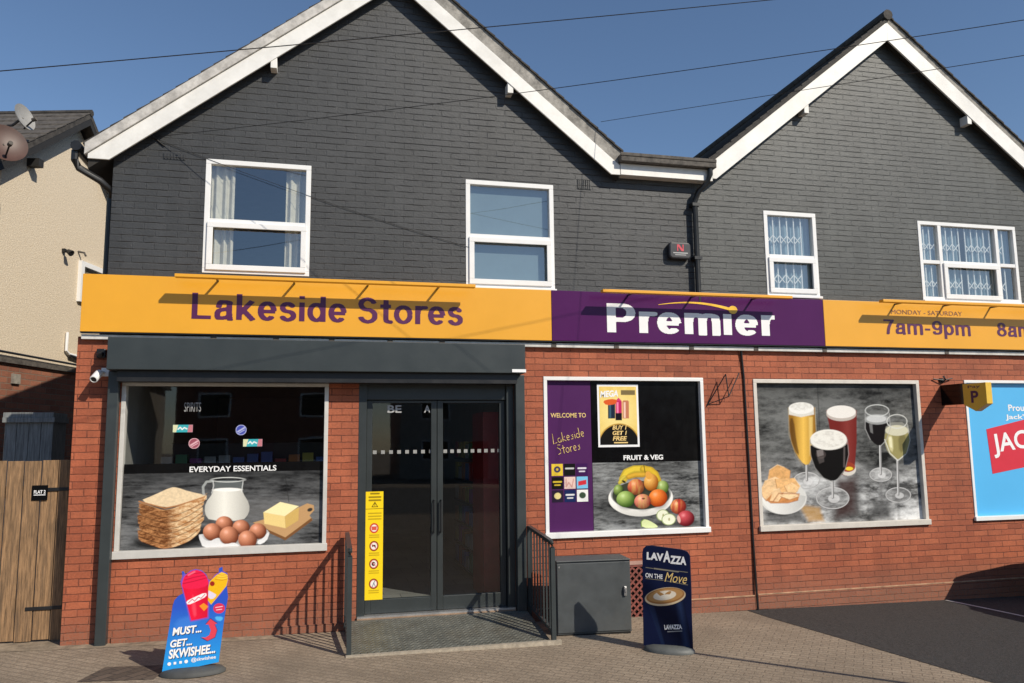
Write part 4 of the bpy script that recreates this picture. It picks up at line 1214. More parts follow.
# bowl of crisps
a.put(a.ell(157, 505, 82, 60), lin(212, 212, 208))
bw = a.poly([(76, 490), (236, 490), (232, 525), (195, 560), (150, 566), (108, 550), (82, 520)], 3, 1)
a.put(bw, np.array(lin(226, 226, 222)) * (1 - .35 * np.clip((a.x - 120) / 120, 0, 1))[..., None])
for pts, c in (([(100, 450), (108, 402), (136, 383), (160, 392), (182, 405), (178, 452), (140, 470)], lin(226, 172, 110)), ([(78, 474), (92, 442), (128, 428), (150, 440), (130, 500), (96, 516), (84, 500)], lin(240, 200, 150)), ([(128, 436), (196, 432), (216, 462), (206, 482), (150, 486), (134, 470)], lin(234, 184, 124)),
               ([(96, 512), (118, 488), (168, 484), (214, 492), (208, 514), (172, 524), (112, 524)], lin(206, 140, 84)), ([(108, 516), (122, 476), (142, 470), (152, 500), (138, 520)], lin(244, 206, 158)), ([(146, 500), (160, 484), (200, 488), (212, 500), (178, 512)], lin(246, 212, 166)), ([(160, 462), (186, 450), (212, 468), (200, 488), (170, 484)], lin(242, 200, 146))):
    n = a.noise(13, 10, int(pts[0][0] + pts[0][1]), 5, .7)[..., None]
    a.put(a.poly(pts, 3), np.array(c) * (.55 + .75 * n))
    a.put(a.line(pts[-3:] + pts[:1], 2.5, 2.5) * .6, lin(146, 84, 40))
    a.put(a.line(pts[1:4], 2.5, 2.5) * .5, lin(252, 226, 188))
a.put(a.line([(120, 518), (140, 488), (212, 490)], 4, 4) * .7, lin(150, 80, 40))
tE = thing('window_graphic', 'photo print of beers, wines and a bowl of crisps on grey slate in window', 'window poster', (5.41, .05, .93))
a.build('printed_film', M_print, tE, 0, 2.395, 0, 1.79)

# --- blue panel at the right
tF = thing('window_graphic', 'bright blue panel with tilted red name block at right end of shopfront', 'window poster', (8.625, .05, .935))
MB().box(0, 1.635, 0, .004, 0, 1.805).build('printed_film', mat('bright blue print', (.085, .44, .8), .4, var=.02, scale=1), tF)
rb = MB(); rb.prism([(.36, .56), (1.58, .74), (1.58, 1.42), (.32, 1.17)], -.003, -.001); rb.build('red_block', mat('red print', (.62, .02, .045), .4, var=.03), tF)
text("JACK'S", .42, 1.50, .77, 1.11, -.0045, M_wtxt, tF, bold=.02, rot=R(6))
text('Proud', .72, 1.06, 1.42, 1.51, -.002, M_wtxt, tF, bold=.02)
text("Jack's", .66, 1.04, 1.285, 1.375, -.002, M_wtxt, tF, bold=.02)

# --- yellow door notice
tN = thing('door_notice', 'tall yellow safety notice with four round pictograms stuck on left door leaf', 'notice', (.505, .066, .29))
a = Art(60, 330, [(48, 40), (160, 40), (160, 655), (48, 655)], lin(244, 208, 36))
dk = lin(50, 45, 20)
for y in (52, 72, 90): a.put(a.line([(80 if y == 52 else 70, y), (132 if y == 52 else 142, y)], 10, 5) * .75, dk)
a.put(a.poly([(84, 130), (106, 98), (128, 130)], 2), dk); a.put(a.poly([(92, 126), (106, 106), (120, 126)], 2), lin(244, 208, 36)); a.put(a.line([(106, 110), (106, 122)], 4), dk)
a.put(a.line([(50, 140), (160, 138)], 3), dk)
for y in (165, 182, 198): a.put(a.line([(66, y), (146, y)], 7, 5) * .55, dk)
for k, y in enumerate((250, 352, 453, 565)):
    a.put(a.ell(103, y, 29, 29), lin(205, 60, 45) if k == 0 else lin(60, 40, 30)); a.put(a.ell(103, y, 25, 25), lin(200, 70, 55)); a.put(a.ell(103, y, 20, 20), lin(235, 232, 225))
    if k == 0: a.put(a.poly([(85, 240), (120, 240), (118, 262), (88, 262)], 3), lin(214, 90, 70))
    if k == 1: a.put(a.poly([(90, 345), (112, 345), (116, 362), (108, 360), (104, 352), (92, 358)], 2), dk)
    if k == 2: a.put(a.ell(101, 453, 12, 12), lin(60, 40, 40)); a.put(a.ell(105, 453, 5, 5), lin(220, 200, 200))
    if k == 3: a.put(a.line([(95, 582), (104, 560), (112, 548)], 4), lin(70, 80, 110)); a.put(a.line([(104, 560), (114, 580)], 4), lin(70, 80, 110))
    a.put(a.line([(84, y - 17), (120, y + 17)], 3) * (1 if k in (1, 2) else 0), lin(200, 60, 50))
    for q in ((40, 52) if k < 3 else (38, 50)): a.put(a.line([(74, y + q), (134, y + q)], 6, 5) * .5, dk)
a.build('printed_film', M_print, tN, 0, .195, 0, 1.18)

# ================================================================== INSIDE THE SHOP (dim)
M_shelf = mat('dark shelving', (.03, .03, .032), .6)
M_redp = mat('red end panel', (.25, .02, .02), .5)
def shelf_unit(x0, x1, y0, y1, h, label, pm, nlev):
    t = thing('shelf_unit', label, 'shelf', ((x0 + x1) / 2, (y0 + y1) / 2, .13))
    wx, wy = (x1 - x0) / 2, (y1 - y0) / 2
    f = MB(); f.box(-wx, wx, wy - .03, wy, 0, h) if wx > wy else f.box(wx - .03, wx, -wy, wy, 0, h)
    f.build('back_panel', pm, t)
    for k in range(nlev):
        z = .08 + (h - .15) * k / nlev
        MB().box(-wx, wx - .03, -wy, wy - .03, z, z + .025).build('shelf', M_shelf, t)
    return t, wx, wy
t = thing('display_cabinet', 'dim red drinks cabinet behind the top of the right door', 'cabinet', (1.98, .95, .13))
MB().box(-.02, .2, -.35, .35, 0, 2.25).build('cabinet_body', mat('red cabinet', (.26, .02, .02), .4), t)
pk_cols = [(.3, .03, .03), (.35, .3, .05), (.05, .1, .3), (.3, .3, .3), (.04, .2, .1), (.35, .12, .02), (.2, .03, .2)]
pk_m = [mat('packet colour %s' % w_, c, .5) for w_, c in zip(('red', 'yellow', 'blue', 'white', 'green', 'orange', 'violet'), pk_cols)]
def stock(x0, x1, y0, y1, h, nlev, n, label, group, side):
    for k in range(nlev):
        z = .13 + .08 + (h - .15) * k / nlev + .026
        hh = (h - .15) / nlev
        for i in range(n):
            q = (i + .5) / n
            ww = ((y1 - y0) if side else (x1 - x0)) / n * .8 / 2
            b = MB(); zz = hh * random.uniform(.5, .8)
            if side: b.box(x0 + .02, x0 + .16, -ww, ww, 0, zz)
            else: b.box(-ww, ww, 0, .14, 0, zz)
            o = b.build('packet', random.choice(pk_m))
            o.location = (0, y0 + (y1 - y0) * q, z) if side else (x0 + (x1 - x0) * q, y0 + .02, z)
            tag(o, label, 'packet', group)
shelf_unit(2.02, 2.38, .9, 3.2, 2.0, 'dim red backed shelf unit just inside the right door', M_redp, 6)
stock(2.02, 2.38, .9, 3.2, 2.0, 6, 8, 'small packet on the dim shelf unit inside the right door', 'packets on the shelf inside the doors', True)
shelf_unit(-1.95, 0.1, 1.6, 2.0, 1.9, 'dark shelf unit standing behind the left shop window', M_shelf, 5)
stock(-1.95, 0.1, 1.6, 2.0, 1.9, 5, 12, 'small packet on the dark shelves behind the left shop window', 'packets behind the left shop window', False)
for x, z, wx, hz in ((-1.87, 2.02, .1, .12), (-1.83, 1.82, .2, .1)):
    pass

# ================================================================== WALL FITTINGS
# cctv camera on the left pier
t = thing('cctv_camera', 'white bullet security camera on left brick pier beside shutter box', 'camera', (-2.245, 0, 2.72))
MB().box(-.01, .07, -.02, 0, .02, .11).build('wall_plate', M_white, t, bevel=.004)
MB().tube([(.02, -.02, .06), (.0, -.08, .06), (-.02, -.12, .03)], .016, 8).build('arm', M_white, t, smooth=True)
ax = Vector((-.12, -.8, -.5)).normalized()
MB().lathe([(0, -.09), (.034, -.085), (.04, -.06), (.04, .07), (.03, .075), (.028, .06), (0, .06)], 20, ax, (-.02, -.15, .01)).build('body', M_white, t, smooth=True)
MB().lathe([(0, .0), (.027, .0), (.027, .004), (0, .006)], 20, ax, Vector((-.02, -.15, .01)) + ax * .066).build('lens', M_black, t)
t = thing('motion_sensor', 'small black sensor box on left brick pier above security camera', 'sensor', (-2.26, 0, 2.93))
MB().box(-.045, .045, -.05, 0, 0, .1).build('housing', M_black, t, bevel=.012)
MB().lathe([(0, .035), (.02, .03), (.03, .01), (.032, 0)], 16, (0, -1, -.4), (0, -.05, .04)).build('dome', M_black, t, smooth=True)
# alarm box
t = thing('alarm_box', 'dark alarm bell box with red emblem on grey wall beside downpipe', 'alarm', (4.385, 0, 4.28))
MB().prism([(-.15, .03), (-.12, 0), (.12, 0), (.15, .03), (.15, .19), (.12, .215), (-.12, .215), (-.15, .19)], -.085, 0).build('housing', mat('charcoal plastic', (.03, .03, .034), .4), t, bevel=.02)
MB().prism([(-.045, .1), (-.03, .1), (-.03, .16), (.015, .1), (.045, .1), (.045, .185), (.03, .185), (.03, .125), (-.015, .185), (-.045, .185)], -.088, -.0855).build('emblem', mat('red emblem', (.6, .05, .08), .5), t)
b = MB(); b.box(-.1, .1, -.088, -.0855, .068, .082); b.box(-.075, .075, -.088, -.0855, .045, .055); b.build('small_print', M_gtxt, t)
# projecting sign
t = thing('projecting_sign', 'gold shield shaped projecting sign with letter P on dark arm box', 'hanging sign', (8.23, 0, 2.33))
b = MB(); b.box(-.03, .03, -.40, 0, .10, .375); b.build('arm_box', M_blk, t, bevel=.004)
b = MB()
sh_pts = [(-.40, .36), (-.40, .09), (-.585, 0), (-.77, .09), (-.77, .36)]
v1 = [b.bm.verts.new((-.045, y, z)) for y, z in sh_pts]; v2 = [b.bm.verts.new((.045, y, z)) for y, z in sh_pts]
b.bm.faces.new(v1); b.bm.faces.new(v2[::-1])
for i in range(5): b.bm.faces.new((v1[i], v1[(i + 1) % 5], v2[(i + 1) % 5], v2[i]))
b.build('shield', mat('gold sign face', (.75, .47, .05), .4, var=.05), t, bevel=.003)
for sx, nm in ((-1, -.047), (1, .047)):
    o = text('P', -.06, .06, .11, .265, 0, M_purtxt, t, bold=.03)
    o.rotation_euler = (0, 0, R(-90) * 1 if sx < 0 else R(90)); o.location = (nm, -.585, 0)
    o = text('Pay', -.1, .1, .29, .335, 0, M_purtxt, t, bold=.01)
    o.rotation_euler = (0, 0, R(-90) if sx < 0 else R(90)); o.location = (nm, -.585, 0)
# small wall clip lamp above it
t = thing('cable_bracket', 'small black cable bracket on brick above the projecting sign', 'bracket', (8.22, 0, 2.74))
b = MB(); b.tube([(-.14, -.02, .05), (0, -.05, .03), (.16, -.03, .06)], .008, 6); b.tube([(.0, -.01, .0), (.02, -.06, .04), (.0, -.05, .09)], .014, 8); b.box(-.03, .03, -.02, 0, 0, .06)
b.build('arms', M_black, t, smooth=True)
# angled wire bracket between the windows
t = thing('wire_bracket', 'angular black wire bracket on brick between purple panel window and beer window', 'bracket', (4.7, 0, 2.42))
b = MB(); b.tube([(.0, -.0, .0), (.23, -.1, .40)], .008, 6); b.tube([(.23, -.1, .40), (.26, -.1, .12)], .008, 6); b.tube([(.26, -.1, .12), (.0, -.0, .02)], .006, 6); b.tube([(.26, -.1, .12), (.44, -.06, .42)], .007, 6)
b.build('rods', M_black, t, smooth=True)
# drop cable
pts = [(5.2, -.03, 3.16), (5.215, -.015, 3.0), (5.23, -.012, 2.8), (5.235, -.012, 2.4), (5.245, -.012, 1.6), (5.25, -.012, .8), (5.255, -.03, .1), (5.262, -.03, -.08)]
tag(MB().tube(pts, .014, 8).build('wall_cable', M_black, smooth=True), 'black cable running down brick wall left of the beer window', 'cable')

# ================================================================== RAMP, RAILINGS, CABINET, GRATE
def checker_mat():
    m = M_ply.copy(); m.name = 'chequer plate'
    n = m.node_tree; L = n.links.new; b = n.nodes['Principled BSDF']
    tc = n.nodes.new('ShaderNodeTexCoord')
    hs = []
    for rot in (45, -45):
        mp = n.nodes.new('ShaderNodeMapping'); mp.inputs['Rotation'].default_value = (0, 0, R(rot)); mp.inputs['Scale'].default_value = (1, 1, 1)
        L(tc.outputs['Object'], mp.inputs[0])
        br = n.nodes.new('ShaderNodeTexBrick'); br.inputs['Scale'].default_value = 1; br.inputs['Brick Width'].default_value = .09; br.inputs['Row Height'].default_value = .045
        br.inputs['Mortar Size'].default_value = .014; br.inputs['Mortar Smooth'].default_value = .6
        L(mp.outputs[0], br.inputs['Vector']); hs.append(br)
    ad = n.nodes.new('ShaderNodeMath'); ad.operation = 'MINIMUM'; L(hs[0].outputs['Fac'], ad.inputs[0]); L(hs[1].outputs['Fac'], ad.inputs[1])
    bp = n.nodes.new('ShaderNodeBump'); bp.inputs['Strength'].default_value = 1; bp.inputs['Distance'].default_value = .014; bp.invert = True
    L(ad.outputs[0], bp.inputs['Height']); L(bp.outputs[0], b.inputs['Normal'])
    return m
t = thing('access_ramp', 'sloping chequer plate metal ramp up to the shop doors', 'ramp', (1.32, -.5, 0))
b = MB()
zt, zb = .105, .012
b.bm.faces.ensure_lookup_table()
V_ = [(-1.0, -.54, zb), (1.0, -.54, zb - .02), (1.0, .44, zt), (-1.0, .44, zt), (-1.0, -.54, -.1), (1.0, -.54, -.1), (1.0, .44, -.1), (-1.0, .44, -.1)]
vs = [b.bm.verts.new(p) for p in V_]
for q in ((0, 1, 2, 3), (7, 6, 5, 4), (4, 5, 1, 0), (5, 6, 2, 1), (6, 7, 3, 2), (7, 4, 0, 3)): b.bm.faces.new([vs[i] for i in q])
b.build('ramp_plate', checker_mat(), t)

def railing(x, label, n, top=0.98):
    t = thing('railing', label, 'railing', (x, 0, 0))
    zb0, zb1 = .17, .08
    fr = MB()
    fr.bar((0, -.08, .04), (0, -.08, top + .06), .04, .04)
    fr.bar((0, -1.03, -.03), (0, -1.03, top - .06), .045, .045)
    fr.bar((0, -.1, top + .055), (0, -.99, top - .005), .045, .035)
    fr.tube([(0, -.98, top - .006), (0, -1.02, top - .02), (0, -1.03, top - .06)], .022, 8)
    fr.bar((0, -.1, zb0), (0, -1.01, zb1), .035, .03)
    fr.build('rail_frame', M_anth, t)
    for k in range(n):
        y = -.08 - .95 * (k + 1) / (n + 1)
        q = (-.08 - y) / .95
        MB().bar((0, y, zb0 - (zb0 - zb1) * q), (0, y, top + .05 - .06 * q), .016, .016).build('baluster', M_anth, t)
    return t
railing(.30, 'dark metal railing on left side of the ramp, seen end on', 7)
railing(2.35, 'dark metal railing on right side of the ramp beside cabinet', 7)

t = thing('metal_cabinet', 'low dark grey metal utility cabinet between railing and coffee sign', 'cabinet', (2.9, -.57, -.05), R(-4))
b = MB(); b.box(-.41, .41, -.2, .16, .02, .77); b.build('cabinet_body', mat('grey green steel', (.06, .068, .072), .5, var=.12, scale=5, dirt=(.1, .095, .085), dirt_amt=.3), t, bevel=.006)
MB().box(-.413, .413, -.215, .165, .77, .785).build('lid', MATS['grey green steel'], t, bevel=.006)
MB().box(-.405, .40, -.212, -.2, .04, .757).build('door', MATS['grey green steel'], t, bevel=.004)
b = MB(); b.box(.325, .355, -.235, -.212, .40, .50); b.box(.33, .35, -.25, -.235, .44, .49); b.build('handle', M_steel, t, bevel=.004)
MB().lathe([(0, .004), (.008, .003), (.01, 0)], 12, (0, -1, 0), (-.385, -.212, .72)).build('bolt', M_steel, t)
b = MB(); b.box(-.4, .4, -.19, .19, 0, .02); b.build('base', M_black, t)

t = thing('lattice_grate', 'rusty red diamond lattice grate against wall behind coffee sign', 'grate', (3.62, -.03, -.1))
b = MB(); b.box(-.25, .25, -.0, .02, 0, .66); b.build('dark_backing', M_blk, t)  # flat black panel stands in for the shade inside the opening
M_rust = mat('faded red metal', (.22, .06, .045), .7, var=.25, scale=14)
b = MB(); frame_bars(b, -.25, .25, 0, .64, .02, -.03, -.005); b.build('frame', M_rust, t)
b = MB()
for s_ in (1, -1):
    k = -.62
    while k < .5:
        # clip diagonals to the frame
        pts = []
        for x_, z_ in ((k, 0), (k + .64, .64)):
            pts.append([x_, z_])
        (xa, za), (xb, zb_) = pts
        if xa < 0: za += -xa; xa = 0
        if xb > .5: zb_ -= xb - .5; xb = .5
        if xb > xa + .01:
            A_ = (s_ * (xa - .25), -.015 - .006 * s_, za); B_ = (s_ * (xb - .25), -.015 - .006 * s_, zb_)
            b.bar(A_, B_, .022, .008, (0, 1, 0))
        k += .085
b.build('lattice', M_rust, t)
b = MB(); b.box(-.29, .29, -.035, 0, .645, .685); b.build('lintel', mat('pale lintel', (.42, .25, .2), .8), t)
b = MB(); b.box(-.25, .25, -.05, 0, -.005, .03); b.build('sill_rail', mat('pink rail', (.5, .22, .18), .6), t)

# ================================================================== PAVEMENT BOARDS
def base_disc(t, rx, ry, h, m):
    b = MB()
    for (r0, z0_), (r1, z1_) in zip(((1, 0), (1, h * .35), (.9, h * .75), (.6, h)), ((1, h * .35), (.9, h * .75), (.6, h), (.02, h + .002))):
        n = 36
        A_ = [(rx * r0 * math.cos(6.2832 * k / n), ry * r0 * math.sin(6.2832 * k / n), z0_) for k in range(n)]
        C_ = [(rx * r1 * math.cos(6.2832 * k / n), ry * r1 * math.sin(6.2832 * k / n), z1_) for k in range(n)]
        va = [b.bm.verts.new(p) for p in A_]; vc = [b.bm.verts.new(p) for p in C_]
        for k in range(n): b.bm.faces.new((va[k], va[(k + 1) % n], vc[(k + 1) % n], vc[k]))
    bmesh.ops.remove_doubles(b.bm, verts=b.bm.verts[:], dist=1e-5)
    return b.build('base', m, t, smooth=True, angle=50)
M_rub = mat('grey rubber', (.06, .062, .06), .7, var=.15)
# slush drinks board: art coordinates = crop pixels, 0.1 m = 50.5 units
t = thing('pavement_sign', 'blue cut-out pavement sign with red and yellow slush cups on round base', 'pavement sign', (-1.06, -1.30, ground_z(-1.06)), R(0))
base_disc(t, .275, .17, .055, M_rub)
K = .0103 / 4.0 * .965  # metres per art unit: the board measures 0.49 m x 0.9 m
SHR = .075
def A2(x, y): return ((x - 185) * .00170 - SHR * (618 - y) * .00152, (618 - y) * .00152 + .02)
outl = [(35, 620), (98, 245), (108, 212), (128, 190), (150, 178), (140, 110), (150, 80), (148, 52), (156, 52), (166, 72), (190, 50), (215, 43), (245, 52), (268, 78), (276, 108), (290, 112), (312, 82),
        (330, 70), (333, 45), (350, 38), (350, 62), (374, 78), (377, 112), (368, 150), (372, 215), (362, 265), (350, 330), (312, 580)]
pts = [A2(x, y) for x, y in outl]
a = Art(230, 380, [(30, 35), (382, 35), (382, 622), (30, 622)], lin(36, 78, 178))
tt = np.clip((a.y - 250) / 330, 0, 1)[..., None]
a.put(np.ones(a.x.shape), np.array(lin(45, 82, 188)) * (1 - tt) + np.array(lin(40, 150, 222)) * tt)
a.put(a.poly([(100, 330), (200, 300), (240, 330), (180, 365), (120, 400)], 20, 1) * .5, lin(70, 130, 215))
a.put(a.poly([(300, 320), (345, 325), (335, 350), (310, 345)], 6, 1) * .8, lin(90, 185, 235))
# cup outlines in violet
a.put(a.poly([(140, 108), (158, 66), (190, 48), (215, 42), (246, 50), (270, 78), (286, 112), (272, 330), (180, 342)], 3), lin(120, 80, 180))
a.put(a.poly([(280, 120), (320, 70), (360, 62), (382, 100), (365, 160), (280, 262), (262, 220)], 3, 1), lin(120, 80, 180))
a.put(a.poly([(284, 118), (318, 84), (345, 68), (374, 84), (376, 112), (366, 150), (286, 252), (262, 212)], 3), lin(228, 178, 30))
a.put(a.poly([(322, 84), (345, 68), (374, 84), (374, 108), (350, 112), (318, 104)], 3, 1), lin(238, 196, 60))
for k in range(3): a.put(a.line([(312 + k * 8, 108 - k * 14), (345, 116 - k * 15), (376, 108 - k * 12)], 4, 3) * .6, lin(172, 96, 30))
a.put(a.ell(296, 132, 12, 14), lin(150, 40, 30))
a.put(a.poly([(270, 165), (300, 185), (318, 200), (290, 225), (270, 205)], 3, 1), lin(215, 205, 225))
a.put(a.poly([(147, 130), (278, 120), (266, 322), (186, 335)], 3), np.array(lin(206, 24, 54)) * (1.25 - .5 * np.abs(np.clip((a.x - 150) / 125, 0, 1) - .35))[..., None])
a.put(a.poly([(145, 148), (150, 105), (165, 72), (212, 44), (255, 62), (276, 105), (278, 142), (210, 158)], 3, 1), lin(226, 34, 74))
for k in range(3): a.put(a.line([(152 + k * 8, 122 - k * 20), (205, 112 - k * 22), (272 - k * 8, 96 - k * 16)], 5, 4) * .65, lin(150, 10, 40))
a.put(a.line([(180, 75), (210, 58)], 9, 6) * .6, lin(245, 130, 150))
a.put(a.poly([(200, 170), (215, 300), (200, 320), (190, 250)], 10, 1) * .5, lin(240, 90, 110))
a.put(a.poly([(162, 225), (200, 205), (262, 178), (268, 202), (215, 228), (172, 246)], 3, 1), lin(236, 230, 232))
a.put(a.line([(175, 233), (195, 214), (205, 226), (225, 204), (238, 212), (258, 190)], 4), lin(200, 40, 80))
a.put(a.poly([(228, 255), (250, 240), (272, 262), (250, 285)], 3), lin(238, 140, 40))
a.put(a.ell(325, 276, 29, 29), lin(205, 50, 86)); a.put(a.line([(308, 270), (342, 266)], 4), lin(240, 200, 210)); a.put(a.line([(312, 284), (338, 282)], 4), lin(240, 200, 210))
ar = [(232, 432), (262, 455), (298, 438), (310, 400), (300, 365), (312, 362), (280, 332), (256, 362), (270, 364), (280, 398), (272, 424), (252, 436)]
a.put(a.poly([(x + (x - 280) * .09, y + (y - 395) * .06) for x, y in ar], 4), lin(18, 24, 60)); a.put(a.poly(ar, 3), lin(214, 66, 84))
al = a.poly([(x - .0, y) for x, y in outl], 1.0)
a.alpha = al
b = MB(); b.prism(pts, -.006, .012); b.build('board', mat('blue board edge', (.03, .09, .4), .4), t)
o_ = a.build('printed_face', M_print, t, (30 - 185) * .0017, (382 - 185) * .0017, A2(0, 622)[1], A2(0, 35)[1], -.0085)
for v in o_.data.vertices: v.co.x -= SHR * (v.co.z - .02)
bt = dict(bold=.035, shear=.18)
for s_, x0_, x1_, y0_, y1_ in (('MUST...', 92, 236, 412, 368), ('GET...', 80, 188, 478, 436), ('SKWISHEE...', 70, 300, 540, 488)):
    xa, za = A2(x0_, y0_); xb, zb_ = A2(x1_, y1_)
    text(s_, xa + .006, xb + .006, za - .006, zb_ - .006, -.0100, mat('navy letters', (.01, .015, .06), .4), t, name='letter_shadow', rot=R(3), **bt)
    text(s_, xa, xb, za, zb_, -.0112, M_wtxt, t, rot=R(3), **bt)
xa, za = A2(60, 582); xb, zb_ = A2(300, 552)
text('@skwishee', xa + .2, xb, za + .018, zb_ + .012, -.0112, M_wtxt, t, bold=.02, rot=R(3))
for k in range(4):
    b = MB(); cx_ = xa + .02 + k * .046; cz_ = (za + zb_) / 2 + .003 * k
    b.prism([(cx_ + .015 * math.cos(q), cz_ + .015 * math.sin(q)) for q in [6.283 * i / (16 if k in (0, 3) else 4) + .785 for i in range(16 if k in (0, 3) else 4)]], -.0115, -.0095)
    b.build('icon', M_wtxt, t)
t.rotation_euler = (R(-2), 0, R(3))

# coffee board
t = thing('pavement_sign', 'navy pavement sign showing a cup of frothy coffee on grey base', 'pavement sign', (3.375, -1.56, ground_z(3.375)), R(-32))
K2 = .00182
def A3(x, y): return ((x - 183) * K2, (590 - y) * K2 * 1.02 + .035)
outl = [(45, 588), (55, 110), (60, 82), (78, 66), (110, 64), (270, 80), (300, 90), (314, 112), (314, 300), (305, 590)]
pts = [A3(x, y) for x, y in outl]
b = MB(); b.prism(pts, -.012, .012); b.build('board', mat('navy board', (.008, .012, .038), .4), t, bevel=.004)
a = Art(200, 330, [(48, 66), (312, 66), (303, 588), (48, 588)], lin(22, 30, 66))
a.put(np.ones(a.x.shape), np.array(lin(16, 24, 54)) * (1 + .35 * a.noise(120, 160, 5, 2)[..., None]))
a.put(a.poly([(80, 372), (268, 348), (300, 586), (150, 586)], 4), lin(12, 18, 44))
gx = np.clip(1 - np.abs((a.x - (245 + (a.y - 360) * .12)) / 26), 0, 1)
a.put(a.poly([(80, 372), (268, 348), (298, 586), (150, 586)], 4) * gx * .6, lin(44, 62, 100))
a.put(a.poly([(78, 375), (110, 380), (160, 586), (145, 586)], 8) * .5, lin(34, 50, 84))
a.put(a.ell(170, 328, 110, 46, -.19), lin(218, 196, 160)); a.put(a.ell(171, 324, 104, 40, -.19), lin(160, 112, 64)); a.put(a.ell(172, 322, 94, 33, -.19), lin(186, 140, 86))
a.put(a.ell(168, 322, 62, 24, -.19), lin(232, 220, 198)); a.put(a.ell(150, 318, 26, 9, .5), lin(178, 132, 80)); a.put(a.ell(185, 312, 22, 8, -.6), lin(178, 132, 80)); a.put(a.ell(172, 326, 30, 9, -.19), lin(236, 226, 206))
for y0_, y1_, xa_, xb_ in ((180, 184, 72, 112), (193, 197, 248, 296), (238, 244, 70, 164), (246, 262, 180, 292)): a.put(a.line([(xa_, y0_), (xb_, y1_)], 2), lin(170, 160, 130))
a.put(a.line([(118, 184), (246, 196)], 6, 4) * .6, lin(190, 180, 150))
a.put(a.line([(176, 508), (250, 500)], 4, 3) * .6, lin(200, 200, 200))
a.alpha = a.poly(outl, 1)
a.build('printed_face', M_print, t, A3(48, 0)[0], A3(312, 0)[0], A3(0, 588)[1], A3(0, 66)[1], -.0145)
# big lettering with the tall middle letter
def A3t(s, x0_, x1_, y0_, y1_, m, rot=-3.5, **k):
    xa, za = A3(x0_, y0_); xb, zb_ = A3(x1_, y1_)
    text(s, xa, xb, za, zb_, -.0165, m, t, rot=R(rot), **k)
A3t('LAV', 78, 170, 138, 98, M_wtxt, bold=.05); A3t('A', 168, 208, 148, 88, M_wtxt, bold=.04); A3t('ZZA', 206, 292, 155, 112, M_wtxt, bold=.05)
A3t('ON THE', 68, 162, 232, 208, M_wtxt, bold=.02); A3t('Move', 172, 292, 250, 200, M_gold, bold=.0, shear=.35)
A3t('LAVAZZA', 164, 258, 498, 474, M_wtxt, rot=5, bold=.04)
base_disc(t, .25, .15, .06, mat('grey plastic base', (.10, .105, .10), .55, var=.15))

# ================================================================== LEFT SIDE: GATE, SHED, NEIGHBOUR
M_wood = mat('weathered gate wood', (.27, .16, .08), .85, var=.42, scale=5, stretch=(14, 14, .9), bump=.4, bscale=14, dirt=(.09, .06, .038), dirt_amt=.75)
t = thing('wooden_gate', 'weathered brown board gate with black strap hinges beside left pier', 'gate', (-3.02, .22, .04))
for k in range(7):
    x = -.62 + k * .163
    b = MB(); b.box(x, x + .152, -.012 + .006 * (k % 2), .012, -.0 + .02 * random.random(), 1.83 + .015 * (random.random() - .5)); o = b.build('board', M_wood, t, bevel=.003)
b = MB(); b.box(-.6, .5, .014, .05, .3, .42); b.box(-.6, .5, .014, .05, 1.45, 1.57); b.build('cross_rail', M_wood, t)
for z in (1.53, .33):
    b = MB(); b.box(.12, .53, -.02, -.0125, z - .018, z + .018); b.build('strap_hinge', M_black, t, bevel=.003)
b = MB(); b.box(-.24, -.19, -.04, -.0125, .98, 1.16); b.tube([(-.215, -.03, 1.0), (-.215, -.07, 1.02), (-.215, -.07, 1.12), (-.215, -.03, 1.14)], .01, 6); b.build('latch', M_black, t)
t = thing('door_plate', 'small black plate reading Flat 2 on the wooden gate', 'sign', (-2.83, .203, 1.46))
MB().box(-.075, .075, -.006, 0, 0, .155).build('plate', M_blk, t, bevel=.002)
text('FLAT 2', -.055, .055, .07, .105, -.0065, M_wtxt, t, bold=.03)
b = MB(); b.box(-.055, .055, -.0075, -.006, .052, .06); b.build('underline', M_wtxt, t)
t = thing('grey_shed', 'grey weathered board shed behind the wooden gate', 'shed', (-3.4, 1.5, 0))
M_gw = mat('grey weathered wood', (.2, .21, .21), .9, var=.3, scale=5, stretch=(14, 14, 1), bump=.3, bscale=12)
for k in range(4):
    b = MB(); b.box(-.24 + k * .13, -.24 + k * .13 + .126, -.02, .0, 0, 2.3); b.build('board', M_gw, t, bevel=.003)
b = MB(); b.box(-.26, .3, -.06, .5, 2.3, 2.36); b.box(-.26, .28, -.04, .5, 2.36, 2.42); b.build('roof_edge', M_gw, t, bevel=.004)
b = MB(); b.box(-.24, .27, .001, .5, 0, 2.3); b.build('shed_body', M_gw, t)

# neighbouring rendered house: side wall runs away to the right of the view
ang = R(14.3)
NH = thing('neighbour_house', 'cream pebbledash house with brick base and slate roof at left edge', 'house', (-4.82, 2.99, -.475), -ang)
NH.scale = (1.235, 1.235, 1.235)
